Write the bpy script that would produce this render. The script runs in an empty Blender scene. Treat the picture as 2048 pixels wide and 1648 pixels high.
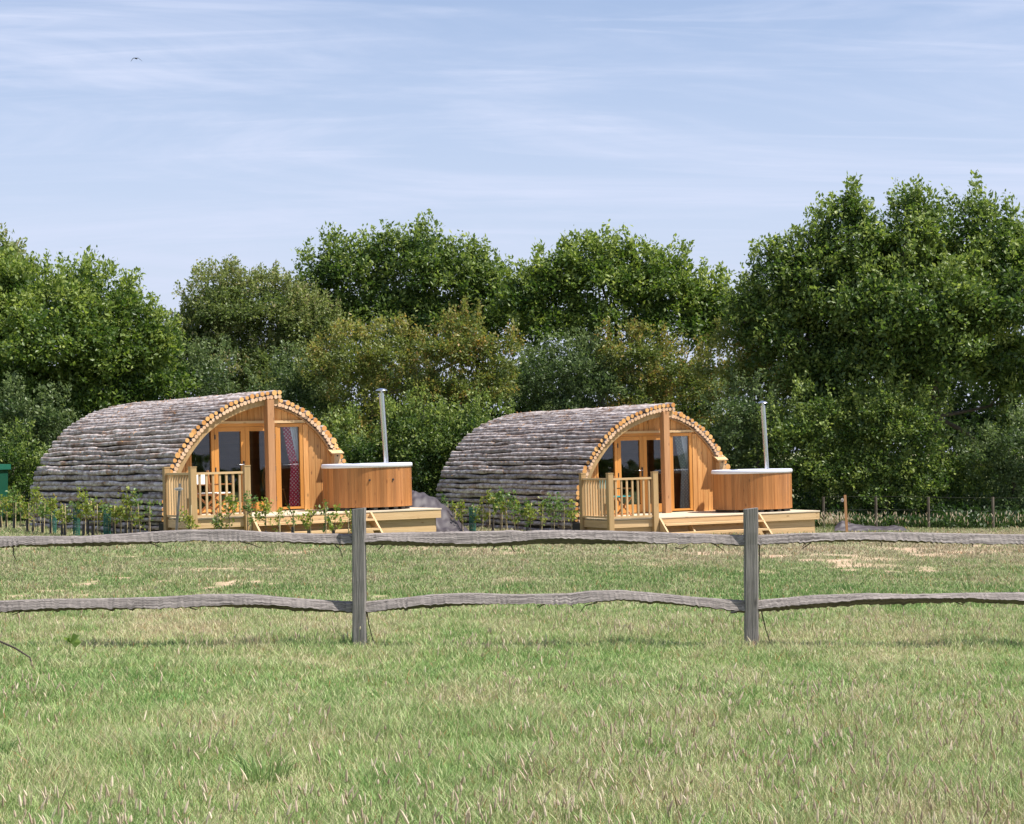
import bpy, math, random
import numpy as np
from mathutils import Matrix, Vector

random.seed(7); RNG = np.random.default_rng(7)
SC = bpy.context.scene
R_ = math.radians
# ------------------------------------------------------------------ camera
F, PX0, HY, EYE = 3850.0, 1024.0, 900.0, 1.8      # focal length in photo pixels, horizon row, eye height
cam_d = bpy.data.cameras.new('camera'); cam = bpy.data.objects.new('camera', cam_d)
SC.collection.objects.link(cam); SC.camera = cam
cam.location = (0, 0, EYE); cam.rotation_euler = (R_(90), 0, 0)
cam_d.sensor_width = 36; cam_d.lens = 36 * F / 2048; cam_d.shift_y = (HY - 824) / 2048
cam_d.clip_start = 0.5; cam_d.clip_end = 5000
# ------------------------------------------------------------------ light
SUN_EL, SUN_AZ = R_(60), R_(15)        # azimuth from +X towards the camera
sd = Vector((math.cos(SUN_EL) * math.cos(SUN_AZ), -math.cos(SUN_EL) * math.sin(SUN_AZ), math.sin(SUN_EL)))
sl = bpy.data.lights.new('sun', 'SUN'); sun = bpy.data.objects.new('sun', sl)
SC.collection.objects.link(sun)
sl.energy = 5.0; sl.angle = R_(0.5); sl.color = (1.0, 0.95, 0.885)
sun.rotation_euler = (-sd).to_track_quat('-Z', 'Y').to_euler()
SC.view_settings.view_transform = 'Standard'; SC.view_settings.look = 'None'
SC.view_settings.exposure = 0.6; SC.view_settings.gamma = 1.0

W = bpy.data.worlds.new("World"); SC.world = W; W.use_nodes = True
nt = W.node_tree; N = nt.nodes; L = nt.links
bg = N['Background']; bg.inputs['Strength'].default_value = 0.125
sky = N.new('ShaderNodeTexSky'); sky.sky_type = 'NISHITA'; sky.sun_disc = False
sky.sun_elevation = SUN_EL; sky.sun_rotation = math.atan2(sd.x, sd.y)
sky.altitude = 50; sky.air_density = 1.0; sky.dust_density = 0.7; sky.ozone_density = 3.0
tc = N.new('ShaderNodeTexCoord'); sep = N.new('ShaderNodeSeparateXYZ'); L.new(tc.outputs['Generated'], sep.inputs[0])
zc = N.new('ShaderNodeMath'); zc.operation = 'MAXIMUM'; L.new(sep.outputs[2], zc.inputs[0]); zc.inputs[1].default_value = 0.0
za = N.new('ShaderNodeMath'); za.operation = 'ADD'; L.new(zc.outputs[0], za.inputs[0]); za.inputs[1].default_value = 0.16
dx = N.new('ShaderNodeMath'); dx.operation = 'DIVIDE'; L.new(sep.outputs[0], dx.inputs[0]); L.new(za.outputs[0], dx.inputs[1])
dy = N.new('ShaderNodeMath'); dy.operation = 'DIVIDE'; L.new(sep.outputs[1], dy.inputs[0]); L.new(za.outputs[0], dy.inputs[1])
cb = N.new('ShaderNodeCombineXYZ'); L.new(dx.outputs[0], cb.inputs[0]); L.new(dy.outputs[0], cb.inputs[1])
def wnoise(scale, det, dist, sx, sy, rz, lo, hi):
    mp = N.new('ShaderNodeMapping'); mp.inputs['Scale'].default_value = (sx, sy, 1); mp.inputs['Rotation'].default_value = (0, 0, R_(rz))
    L.new(cb.outputs[0], mp.inputs[0])
    n = N.new('ShaderNodeTexNoise'); n.inputs['Scale'].default_value = scale; n.inputs['Detail'].default_value = det
    n.inputs['Roughness'].default_value = 0.6; n.inputs['Distortion'].default_value = dist; L.new(mp.outputs[0], n.inputs['Vector'])
    r = N.new('ShaderNodeMapRange'); r.inputs['From Min'].default_value = lo; r.inputs['From Max'].default_value = hi
    r.interpolation_type = 'SMOOTHSTEP'
    L.new(n.outputs['Fac'], r.inputs['Value']); return r.outputs[0]
c1 = wnoise(1.3, 9, 1.3, 0.6, 1.6, 28, 0.40, 0.76)
c2 = wnoise(3.4, 10, 0.9, 0.4, 2.6, -14, 0.47, 0.78)
ad = N.new('ShaderNodeMath'); ad.operation = 'MULTIPLY_ADD'; L.new(c2, ad.inputs[0]); ad.inputs[1].default_value = 0.6; L.new(c1, ad.inputs[2])
cl = N.new('ShaderNodeMath'); cl.operation = 'MULTIPLY'; L.new(ad.outputs[0], cl.inputs[0]); cl.inputs[1].default_value = 0.58; cl.use_clamp = True
mx = N.new('ShaderNodeMixRGB'); L.new(cl.outputs[0], mx.inputs[0]); L.new(sky.outputs[0], mx.inputs[1])
mx.inputs[2].default_value = (5.0, 5.9, 7.2, 1)
# thin even veil of high cloud
mv = N.new('ShaderNodeMixRGB'); L.new(mx.outputs[0], mv.inputs[1]); mv.inputs[2].default_value = (3.6, 4.46, 6.0, 1)
vz = N.new('ShaderNodeMapRange'); vz.inputs['From Min'].default_value = .02; vz.inputs['From Max'].default_value = .24; vz.inputs['To Min'].default_value = .88; vz.inputs['To Max'].default_value = .12
L.new(sep.outputs[2], vz.inputs['Value']); L.new(vz.outputs[0], mv.inputs[0])
mt = N.new('ShaderNodeMixRGB'); mt.blend_type = 'MULTIPLY'; mt.inputs[0].default_value = 1; mt.inputs[2].default_value = (.955, .845, .825, 1); L.new(mv.outputs[0], mt.inputs[1])
L.new(mt.outputs[0], bg.inputs['Color'])

# ------------------------------------------------------------------ noise helpers
_T = RNG.random((256, 256))
def vnoise(x, y):
    xi = np.floor(x).astype(int); yi = np.floor(y).astype(int); fx = x - xi; fy = y - yi
    fx = fx * fx * (3 - 2 * fx); fy = fy * fy * (3 - 2 * fy)
    a = _T[xi & 255, yi & 255]; b = _T[(xi + 1) & 255, yi & 255]; c = _T[xi & 255, (yi + 1) & 255]; d = _T[(xi + 1) & 255, (yi + 1) & 255]
    return (a * (1 - fx) + b * fx) * (1 - fy) + (c * (1 - fx) + d * fx) * fy
def fbm(x, y, o=4):
    s = 0; a = .5; t = 0
    for k in range(o):
        s = s + a * vnoise(x * 2**k + 17.3 * k, y * 2**k + 5.1 * k); t += a; a *= .55
    return s / t
def sstep(x, a, b):
    t = np.clip((x - a) / (b - a), 0, 1); return t * t * (3 - 2 * t)
def tz(X, Y):
    X = np.asarray(X, float); Y = np.asarray(Y, float)
    t = np.clip((Y - 28) / 30, 0, 1.6)
    zl = -.25 * np.minimum(t, 1) ** 2.5; zr = -.5 * np.minimum(t, 1) ** 1.9
    s = sstep(X, -6, 3)
    z = zl * (1 - s) + zr * s
    z = z + .05 * (fbm(X * .25, Y * .25, 3) - .5) * sstep(Y, 18, 30) + .02 * (fbm(X * 1.3 + 9, Y * 1.3, 2) - .5)
    return z
def tzf(x, y): return float(tz(np.array([x]), np.array([y]))[0])
def at(px, py, Y):            # photo pixel at distance Y -> point
    return ((px - PX0) * Y / F, Y, EYE - (py - HY) * Y / F)

# ------------------------------------------------------------------ materials
def newmat(name):
    m = bpy.data.materials.new(name); m.use_nodes = True
    nt = m.node_tree; return m, nt, nt.nodes, nt.links, nt.nodes['Principled BSDF']
def ramp(N, stops):
    r = N.new('ShaderNodeValToRGB'); e = r.color_ramp.elements
    e[0].position = stops[0][0]; e[0].color = (*stops[0][1], 1)
    e[1].position = stops[-1][0]; e[1].color = (*stops[-1][1], 1)
    for p, c in stops[1:-1]:
        k = e.new(p); k.color = (*c, 1)
    return r
def attr(N, name):
    a = N.new('ShaderNodeAttribute'); a.attribute_name = name; return a
def noise(N, L, vec, scale, detail=4, rough=.55, dist=0, mscale=None):
    if mscale:
        mp = N.new('ShaderNodeMapping'); mp.inputs['Scale'].default_value = mscale; L.new(vec, mp.inputs[0]); vec = mp.outputs[0]
    n = N.new('ShaderNodeTexNoise'); n.inputs['Scale'].default_value = scale; n.inputs['Detail'].default_value = detail
    n.inputs['Roughness'].default_value = rough; n.inputs['Distortion'].default_value = dist; L.new(vec, n.inputs['Vector']); return n
def wood(name, a, b, knot=(.12, .05, .02), rough=.6, spread=.35, knots=True, coat=0.0, gs=(1.3, 24, 24), bump=.35):
    m, nt, N, L, P = newmat(name)
    g = attr(N, 'grain'); t = attr(N, 'tint')
    n = noise(N, L, g.outputs['Vector'], 1, 5, .6, .6, gs)
    r = ramp(N, [(.3, a), (.7, b)]); L.new(n.outputs['Fac'], r.inputs[0])
    # plank to plank variation
    mr = N.new('ShaderNodeMapRange'); mr.inputs['To Min'].default_value = 1 - spread; mr.inputs['To Max'].default_value = 1 + spread * .6
    L.new(t.outputs['Fac'], mr.inputs['Value'])
    hs = N.new('ShaderNodeHueSaturation'); L.new(mr.outputs[0], hs.inputs['Value']); L.new(r.outputs[0], hs.inputs['Color'])
    col = hs.outputs[0]
    if knots:
        v = N.new('ShaderNodeTexVoronoi'); v.feature = 'F1'; mp = N.new('ShaderNodeMapping'); mp.inputs['Scale'].default_value = (2.6, 7, 7)
        L.new(g.outputs['Vector'], mp.inputs[0]); L.new(mp.outputs[0], v.inputs['Vector']); v.inputs['Scale'].default_value = 1
        k = N.new('ShaderNodeMapRange'); k.inputs['From Min'].default_value = .05; k.inputs['From Max'].default_value = .15
        k.inputs['To Min'].default_value = .8; k.inputs['To Max'].default_value = 0; L.new(v.outputs['Distance'], k.inputs['Value'])
        mk = N.new('ShaderNodeMixRGB'); L.new(k.outputs[0], mk.inputs[0]); L.new(col, mk.inputs[1]); mk.inputs[2].default_value = (*knot, 1); col = mk.outputs[0]
    L.new(col, P.inputs['Base Color']); P.inputs['Roughness'].default_value = rough
    P.inputs['Coat Weight'].default_value = coat; P.inputs['Specular IOR Level'].default_value = .35
    bp = N.new('ShaderNodeBump'); bp.inputs['Strength'].default_value = bump; bp.inputs['Distance'].default_value = .01
    L.new(n.outputs['Fac'], bp.inputs['Height']); L.new(bp.outputs[0], P.inputs['Normal'])
    return m
M = {}
M['larch'] = wood('larch_boards', (.50, .215, .06), (.70, .375, .13), spread=.35, knots=True)
M['larch_frame'] = wood('oiled_frame', (.56, .235, .05), (.66, .31, .08), spread=.15, knots=False, rough=.45)
M['oakpost'] = wood('brown_post', (.40, .20, .09), (.52, .28, .13), spread=.15)
M['pine'] = wood('green_pine', (.46, .30, .14), (.62, .435, .235), knot=(.24, .12, .04), spread=.3)
M['pine_post'] = wood('pine_post', (.35, .225, .095), (.46, .31, .15), knot=(.25, .14, .05), spread=.2)
M['deckboard'] = wood('deck_boards', (.58, .48, .34), (.70, .60, .45), knot=(.35, .22, .1), spread=.25)
M['tub'] = wood('stained_staves', (.33, .125, .034), (.47, .21, .07), knot=(.09, .03, .012), spread=.32, rough=.42, coat=.15, gs=(1.0, 30, 30))
M['chairwood'] = wood('chair_wood', (.38, .15, .05), (.5, .22, .08), spread=.2, knots=False)
M['stick'] = wood('cane', (.55, .42, .22), (.68, .55, .32), spread=.3, knots=False)
M['stemwood'] = wood('stem_wood', (.12, .09, .06), (.2, .16, .11), spread=.3, knots=False)
M['rail'] = wood('weathered_oak', (.06, .05, .045), (.40, .352, .325), knot=(.06, .05, .045), spread=.12, gs=(3.0, 95, 95), bump=1.0, rough=.8)
M['fpost'] = wood('weathered_post', (.10, .09, .082), (.33, .30, .275), knot=(.07, .06, .055), spread=.1, gs=(2.5, 80, 80), bump=.8, rough=.8)
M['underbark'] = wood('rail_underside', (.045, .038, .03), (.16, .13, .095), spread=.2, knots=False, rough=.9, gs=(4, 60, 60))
M['bark_strip'] = wood('dark_bark', (.045, .035, .03), (.11, .085, .07), spread=.2, knots=False, rough=.9)
M['greypost'] = wood('grey_post', (.13, .12, .11), (.24, .22, .20), spread=.1, knots=False, rough=.85)

# bark of the roof logs
m, nt_, N_, L_, P = newmat('log_bark'); g = attr(N_, 'grain'); t = attr(N_, 'tint')
n1 = noise(N_, L_, g.outputs['Vector'], 1, 6, .66, .3, (4.5, 10, 10))
r1 = ramp(N_, [(.30, (.13, .085, .065)), (.42, (.32, .25, .215)), (.54, (.52, .455, .425)), (.68, (.76, .70, .675))]); L_.new(n1.outputs['Fac'], r1.inputs[0])
n2 = noise(N_, L_, g.outputs['Vector'], 1, 3, .6, .3, (.9, 1.5, 1.5))
k2 = N_.new('ShaderNodeMapRange'); k2.inputs['From Min'].default_value = .58; k2.inputs['From Max'].default_value = .7; L_.new(n2.outputs['Fac'], k2.inputs['Value'])
m2 = N_.new('ShaderNodeMixRGB'); m2.blend_type = 'MULTIPLY'; m2.inputs[2].default_value = (.62, .45, .34, 1); L_.new(k2.outputs[0], m2.inputs[0]); L_.new(r1.outputs[0], m2.inputs[1])
mr = N_.new('ShaderNodeMapRange'); mr.inputs['To Min'].default_value = .52; mr.inputs['To Max'].default_value = 1.18; L_.new(t.outputs['Fac'], mr.inputs['Value'])
hs = N_.new('ShaderNodeHueSaturation'); L_.new(mr.outputs[0], hs.inputs['Value']); L_.new(m2.outputs[0], hs.inputs['Color'])
# peeled flakes showing tan wood
n3 = noise(N_, L_, g.outputs['Vector'], 1, 2, .5, .2, (2.2, 4, 4))
k3 = N_.new('ShaderNodeMapRange'); k3.inputs['From Min'].default_value = .72; k3.inputs['From Max'].default_value = .755; L_.new(n3.outputs['Fac'], k3.inputs['Value'])
m3 = N_.new('ShaderNodeMixRGB'); m3.inputs[2].default_value = (.46, .27, .14, 1); L_.new(k3.outputs[0], m3.inputs[0]); L_.new(hs.outputs[0], m3.inputs[1])
L_.new(m3.outputs[0], P.inputs['Base Color']); P.inputs['Roughness'].default_value = .85; P.inputs['Specular IOR Level'].default_value = .25
bp = N_.new('ShaderNodeBump'); bp.inputs['Strength'].default_value = .8; bp.inputs['Distance'].default_value = .02
L_.new(n1.outputs['Fac'], bp.inputs['Height']); L_.new(bp.outputs[0], P.inputs['Normal'])
M['bark'] = m
def plain(name, col, rough=.6, metal=0, spec=.5, var=.12, nscale=6):
    m, nt, N, L, P = newmat(name); t = attr(N, 'tint'); tc = N.new('ShaderNodeTexCoord')
    n = noise(N, L, tc.outputs['Object'], nscale, 4)
    mr = N.new('ShaderNodeMapRange'); mr.inputs['To Min'].default_value = 1 - var; mr.inputs['To Max'].default_value = 1 + var; L.new(n.outputs['Fac'], mr.inputs['Value'])
    hs = N.new('ShaderNodeHueSaturation'); hs.inputs['Color'].default_value = (*col, 1); L.new(mr.outputs[0], hs.inputs['Value'])
    L.new(hs.outputs[0], P.inputs['Base Color']); P.inputs['Roughness'].default_value = rough; P.inputs['Metallic'].default_value = metal
    P.inputs['Specular IOR Level'].default_value = spec; return m
def tinted(name, a, b, rough=.7):
    m, nt, N, L, P = newmat(name); t = attr(N, 'tint'); r = ramp(N, [(0, a), (1, b)]); L.new(t.outputs['Fac'], r.inputs[0])
    L.new(r.outputs[0], P.inputs['Base Color']); P.inputs['Roughness'].default_value = rough; return m
M['cut'] = tinted('cut_log_end', (.52, .22, .045), (.74, .42, .15))
M['cutpale'] = tinted('pale_log_end', (.58, .36, .20), (.72, .50, .32))
M['steel'] = plain('steel', (.62, .63, .65), .24, 1.0, var=.06)
M['handle'] = plain('handle_steel', (.5, .5, .5), .3, 1.0)
M['white'] = plain('white_rim', (.74, .76, .84), .35, var=.03)
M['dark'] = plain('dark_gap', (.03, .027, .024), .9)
M['black'] = plain('black_plastic', (.025, .025, .03), .45)
M['room'] = plain('room_boards', (.30, .17, .08), .7)
M['canvas_white'] = plain('cream_canvas', (.80, .77, .70), .8, var=.04)
M['canvas_teal'] = plain('teal_canvas', (.02, .26, .26), .8)
M['greenpaint'] = plain('green_paint', (.008, .075, .045), .45, nscale=3)
M['greenroof'] = plain('green_roof', (.015, .13, .085), .5)
M['netting'] = plain('green_netting', (.03, .14, .10), .6)
M['guard'] = plain('dark_guard', (.035, .03, .034), .5)
M['tarp'] = plain('dark_membrane', (.05, .04, .046), .6, var=.25, nscale=3)
M['sign'] = plain('sign_face', (.5, .46, .43), .6)
M['wire'] = plain('wire', (.08, .075, .07), .8, .2)
M['birdmat'] = plain('bird_feathers', (.015, .018, .035), .6)
M['lining'] = wood('lining', (.36, .2, .09), (.48, .28, .13), spread=.2, knots=False)
# glass
m, nt_, N_, L_, P = newmat('glass'); N_.remove(P)
out = N_['Material Output']; tr = N_.new('ShaderNodeBsdfTransparent'); tr.inputs[0].default_value = (.93, .95, .95, 1)
gl = N_.new('ShaderNodeBsdfGlossy'); gl.inputs['Roughness'].default_value = .015; gl.inputs[0].default_value = (1, 1, 1, 1)
tc_ = N_.new('ShaderNodeTexCoord'); nn = noise(N_, L_, tc_.outputs['Object'], 1.3, 1); bp = N_.new('ShaderNodeBump'); bp.inputs['Strength'].default_value = .12; bp.inputs['Distance'].default_value = .05
L_.new(nn.outputs['Fac'], bp.inputs['Height']); L_.new(bp.outputs[0], gl.inputs['Normal'])
fr = N_.new('ShaderNodeFresnel'); fr.inputs[0].default_value = 1.55
fm = N_.new('ShaderNodeMath'); fm.operation = 'MULTIPLY_ADD'; fm.inputs[1].default_value = .95; fm.inputs[2].default_value = 0; L_.new(fr.outputs[0], fm.inputs[0])
ms = N_.new('ShaderNodeMixShader'); L_.new(fm.outputs[0], ms.inputs[0]); L_.new(tr.outputs[0], ms.inputs[1]); L_.new(gl.outputs[0], ms.inputs[2]); L_.new(ms.outputs[0], out.inputs[0])
M['glass'] = m
# curtains
def dotted(name, base, dot, scale, thr):
    m, nt, N, L, P = newmat(name); tc = N.new('ShaderNodeTexCoord'); v = N.new('ShaderNodeTexVoronoi'); v.voronoi_dimensions = '2D'
    v.inputs['Randomness'].default_value = 0.15; v.inputs['Scale'].default_value = scale
    sp = N.new('ShaderNodeSeparateXYZ'); L.new(tc.outputs['Object'], sp.inputs[0]); cbn = N.new('ShaderNodeCombineXYZ'); L.new(sp.outputs[0], cbn.inputs[0]); L.new(sp.outputs[2], cbn.inputs[1])
    mp = N.new('ShaderNodeMapping'); mp.inputs['Rotation'].default_value = (0, 0, R_(45)); L.new(cbn.outputs[0], mp.inputs[0]); L.new(mp.outputs[0], v.inputs['Vector'])
    k = N.new('ShaderNodeMapRange'); k.inputs['From Min'].default_value = thr; k.inputs['From Max'].default_value = thr + .06; k.inputs['To Min'].default_value = 1; k.inputs['To Max'].default_value = 0
    L.new(v.outputs['Distance'], k.inputs['Value']); mm = N.new('ShaderNodeMixRGB'); L.new(k.outputs[0], mm.inputs[0]); mm.inputs[1].default_value = (*base, 1); mm.inputs[2].default_value = (*dot, 1)
    L.new(mm.outputs[0], P.inputs['Base Color']); P.inputs['Roughness'].default_value = .85; return m
M['curt_red'] = dotted('red_spotted_cloth', (.62, .05, .14), (.9, .75, .78), 17, .24)
M['curt_grey'] = dotted('grey_flowered_cloth', (.34, .38, .38), (.65, .66, .6), 17, .2)
M['voile'] = plain('white_voile', (.75, .77, .8), .9, var=.05)
# foliage
def leafmat(name, stops, gloss=.35, trans=.42):
    m, nt, N, L, P = newmat(name); t = attr(N, 'tint'); r = ramp(N, stops); L.new(t.outputs['Fac'], r.inputs[0])
    L.new(r.outputs[0], P.inputs['Base Color']); P.inputs['Roughness'].default_value = .46; P.inputs['Specular IOR Level'].default_value = gloss + .15
    tl = N.new('ShaderNodeBsdfTranslucent'); hs = N.new('ShaderNodeHueSaturation'); hs.inputs['Value'].default_value = 1.25; hs.inputs['Saturation'].default_value = 1.1
    L.new(r.outputs[0], hs.inputs['Color']); L.new(hs.outputs[0], tl.inputs[0])
    ms = N.new('ShaderNodeMixShader'); ms.inputs[0].default_value = trans; L.new(P.outputs[0], ms.inputs[1]); L.new(tl.outputs[0], ms.inputs[2])
    L.new(ms.outputs[0], N['Material Output'].inputs[0]); return m
M['oak'] = leafmat('oak_leaves', [(0, (.035, .075, .018)), (.45, (.095, .155, .032)), (.8, (.215, .285, .065)), (1, (.36, .42, .12))])
M['oakb'] = leafmat('bright_oak_leaves', [(0, (.038, .082, .016)), (.45, (.105, .17, .032)), (.8, (.235, .305, .06)), (1, (.40, .46, .12))])
M['willow'] = leafmat('olive_leaves', [(0, (.08, .125, .035)), (.5, (.175, .225, .062)), (.9, (.28, .31, .10)), (1, (.32, .28, .14))])
M['haw'] = leafmat('hawthorn_leaves', [(0, (.08, .12, .03)), (.5, (.165, .21, .045)), (.8, (.27, .27, .065)), (1, (.38, .24, .075))])
M['hawred'] = leafmat('rusty_leaves', [(0, (.10, .14, .035)), (.5, (.21, .245, .055)), (.82, (.29, .29, .075)), (1, (.42, .30, .09))])
M['greyleaf'] = leafmat('grey_green_leaves', [(0, (.045, .085, .028)), (.5, (.10, .15, .050)), (1, (.21, .27, .10))])
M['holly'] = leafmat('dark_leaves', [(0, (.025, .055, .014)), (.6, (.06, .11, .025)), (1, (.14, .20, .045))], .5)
M['sap'] = leafmat('sapling_leaves', [(0, (.12, .19, .03)), (.5, (.24, .30, .05)), (.85, (.38, .38, .09)), (1, (.42, .30, .10))])
M['sap2'] = leafmat('sapling_leaves_green', [(0, (.06, .13, .035)), (.5, (.13, .22, .05)), (1, (.28, .36, .1))])
M['twig'] = wood('branch_bark', (.07, .055, .04), (.17, .14, .11), spread=.2, knots=False, rough=.9, gs=(3, 10, 10))
# grass and soil take their colour from the ground cover map (green, straw, bare)
def covermat(name, leafy):
    m, nt, N, L, P = newmat(name); c = attr(N, 'cover')
    if leafy:
        L.new(c.outputs['Color'], P.inputs['Base Color']); P.inputs['Roughness'].default_value = .5; P.inputs['Specular IOR Level'].default_value = .3
        tl = N.new('ShaderNodeBsdfTranslucent'); L.new(c.outputs['Color'], tl.inputs[0]); ms = N.new('ShaderNodeMixShader'); ms.inputs[0].default_value = .35
        L.new(P.outputs[0], ms.inputs[1]); L.new(tl.outputs[0], ms.inputs[2]); L.new(ms.outputs[0], N['Material Output'].inputs[0])
    else:
        tc = N.new('ShaderNodeTexCoord'); n = noise(N, L, tc.outputs['Object'], 22, 6, .7); n2 = noise(N, L, tc.outputs['Object'], 3, 4, .7)
        ml = N.new('ShaderNodeMath'); ml.operation = 'MULTIPLY'; L.new(n.outputs['Fac'], ml.inputs[0]); L.new(n2.outputs['Fac'], ml.inputs[1])
        mr = N.new('ShaderNodeMapRange'); mr.inputs['From Min'].default_value = .12; mr.inputs['From Max'].default_value = .4; mr.inputs['To Min'].default_value = .6; mr.inputs['To Max'].default_value = 1.35; L.new(ml.outputs[0], mr.inputs['Value'])
        hs = N.new('ShaderNodeHueSaturation'); L.new(mr.outputs[0], hs.inputs['Value']); L.new(c.outputs['Color'], hs.inputs['Color'])
        L.new(hs.outputs[0], P.inputs['Base Color']); P.inputs['Roughness'].default_value = .95; P.inputs['Specular IOR Level'].default_value = .1
        bp = N.new('ShaderNodeBump'); bp.inputs['Strength'].default_value = .6; bp.inputs['Distance'].default_value = .03; L.new(n.outputs['Fac'], bp.inputs['Height']); L.new(bp.outputs[0], P.inputs['Normal'])
    return m
M['soil'] = covermat('turf', False); M['blade'] = covermat('grass_blades', True)
M['seed'] = leafmat('seed_heads', [(0, (.22, .27, .10)), (.2, (.36, .33, .18)), (.3, (.46, .35, .25)), (.65, (.60, .50, .36)), (1, (.78, .70, .52))], .2, .3)

# ------------------------------------------------------------------ mesh collecting
COL = SC.collection
class MB:
    def __init__(s): s.V = []; s.G = []; s.T = []; s.C = []; s.F = []; s.MI = []; s.S = []; s.n = 0; s.hascov = False
    def add(s, V, faces, grain=None, tint=None, mi=0, smooth=False):
        V = np.asarray(V, float).reshape(-1, 3); k = len(V)
        s.V.append(V); s.G.append(V if grain is None else np.asarray(grain, float).reshape(-1, 3))
        t = random.random() if tint is None else tint
        s.T.append(np.full(k, t) if np.isscalar(t) else np.asarray(t, float))
        for i, f in enumerate(faces):
            s.F.append([q + s.n for q in f]); s.MI.append(mi if np.isscalar(mi) else mi[i]); s.S.append(smooth if np.isscalar(smooth) else smooth[i])
        s.n += k; return s
    def box(s, c, size, Rm=None, tint=None, mi=0, ch=0):
        sx, sy, sz = [q / 2 for q in size]
        P = np.array([(x, y, z) for x in (-sx, sx) for y in (-sy, sy) for z in (-sz, sz)])
        F_ = [(0, 1, 3, 2), (4, 6, 7, 5), (0, 4, 5, 1), (2, 3, 7, 6), (0, 2, 6, 4), (1, 5, 7, 3)]
        ax = int(np.argmax(size)); o = [a for a in range(3) if a != ax]
        G = P[:, [ax, o[0], o[1]]] + RNG.random(3) * 40
        if Rm is not None: P = P @ np.array(Rm.to_3x3()).T
        return s.add(P + np.array(c), F_, G, tint, mi)
    def bar(s, a, b, w, h, up=(0, 0, 1), tint=None, mi=0):      # rectangular bar from a to b, w sideways, h along up
        a = Vector(a); b = Vector(b); d = (b - a); ln = d.length; x = d.normalized(); u = Vector(up); y = u.cross(x).normalized(); z = x.cross(y)
        Rm = Matrix((x, y, z)).transposed()
        return s.box((a + b) / 2, (ln, w, h), Rm, tint, mi)
    def tube(s, pts, rad, k=8, cap=True, tint=None, mi=0, capmi=None, smooth=True, sq=1.0, tints=None):
        pts = np.asarray(pts, float); n = len(pts); rad = np.broadcast_to(np.asarray(rad, float), (n,)) if np.ndim(rad) < 2 else rad
        d = np.gradient(pts, axis=0); d /= np.linalg.norm(d, axis=1)[:, None] + 1e-9
        ref = np.array([0, 0, 1.]) if abs(d[:, 2]).mean() < .8 else np.array([1., 0, 0])
        a = np.cross(d, ref); a /= np.linalg.norm(a, axis=1)[:, None] + 1e-9; b = np.cross(a, d)
        ph = np.arange(k) * 2 * math.pi / k
        rr = rad[:, None] if np.ndim(rad) < 2 else rad
        P = pts[:, None, :] + (a[:, None, :] * np.cos(ph)[None, :, None] + b[:, None, :] * (np.sin(ph) * sq)[None, :, None]) * rr[..., None]
        ln = np.concatenate([[0], np.cumsum(np.linalg.norm(np.diff(pts, axis=0), axis=1))])
        G = np.stack([np.broadcast_to(ln[:, None], (n, k)), rr * np.cos(ph)[None] + 0 * ln[:, None], rr * np.sin(ph)[None] + 0 * ln[:, None]], -1) + RNG.random(3) * 40
        Fc = [(i * k + j, i * k + (j + 1) % k, (i + 1) * k + (j + 1) % k, (i + 1) * k + j) for i in range(n - 1) for j in range(k)]
        t = random.random() if tint is None else tint
        tt = np.full(n * k, t) if tints is None else np.repeat(tints, k)
        mi_ = [mi] * len(Fc); sm = [smooth] * len(Fc)
        s.add(P.reshape(-1, 3), Fc, G.reshape(-1, 3), tt, mi_, sm)
        if cap:
            cm = mi if capmi is None else capmi
            for e, fl in ((0, False), (n - 1, True)):
                ring = P[e]; idx = list(range(k)); idx = idx if fl else idx[::-1]
                s.add(ring, [idx], G.reshape(n, k, 3)[e], random.random(), cm)
        return s
    def prism(s, poly, y0, y1, tint=None, mi=0):               # polygon in x,z extruded in y
        n = len(poly); P = [(x, y0, z) for x, z in poly] + [(x, y1, z) for x, z in poly]
        Fc = [tuple(range(n)), tuple(range(2 * n - 1, n - 1, -1))] + [(i, i + n, (i + 1) % n + n, (i + 1) % n) for i in range(n)]
        P = np.array(P, float); G = P[:, [2, 0, 1]] + RNG.random(3) * 40
        return s.add(P, Fc, G, tint, mi)
    def lathe(s, prof, k=24, c=(0, 0, 0), tint=None, mi=0, smooth=True):
        ph = np.arange(k) * 2 * math.pi / k; P = np.array([(c[0] + r * math.cos(a), c[1] + r * math.sin(a), c[2] + z) for r, z in prof for a in ph])
        n = len(prof); Fc = [(i * k + j, i * k + (j + 1) % k, (i + 1) * k + (j + 1) % k, (i + 1) * k + j) for i in range(n - 1) for j in range(k)]
        return s.add(P, Fc, None, tint, mi, smooth)
    def build(s, name, mats, parent=None):
        me = bpy.data.meshes.new(name); V = np.concatenate(s.V)
        me.from_pydata(V.tolist(), [], s.F)
        finish(me, mats, np.concatenate(s.G), np.concatenate(s.T), s.MI, s.S)
        return link(name, me, parent)
def finish(me, mats, G=None, T=None, MI=None, S=None, C=None):
    for q in (mats if isinstance(mats, (list, tuple)) else [mats]): me.materials.append(q)
    if G is not None: a = me.attributes.new('grain', 'FLOAT_VECTOR', 'POINT'); a.data.foreach_set('vector', np.asarray(G, np.float32).ravel())
    if T is not None: a = me.attributes.new('tint', 'FLOAT', 'POINT'); a.data.foreach_set('value', np.asarray(T, np.float32).ravel())
    if C is not None:
        a = me.attributes.new('cover', 'FLOAT_COLOR', 'POINT'); a.data.foreach_set('color', np.concatenate([C, np.ones((len(C), 1))], 1).astype(np.float32).ravel())
    if MI is not None: me.polygons.foreach_set('material_index', MI)
    if S is not None: me.polygons.foreach_set('use_smooth', S)
    me.update()
def link(name, me, parent=None):
    o = bpy.data.objects.new(name, me); COL.objects.link(o)
    if parent is not None: o.parent = parent
    return o
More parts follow.
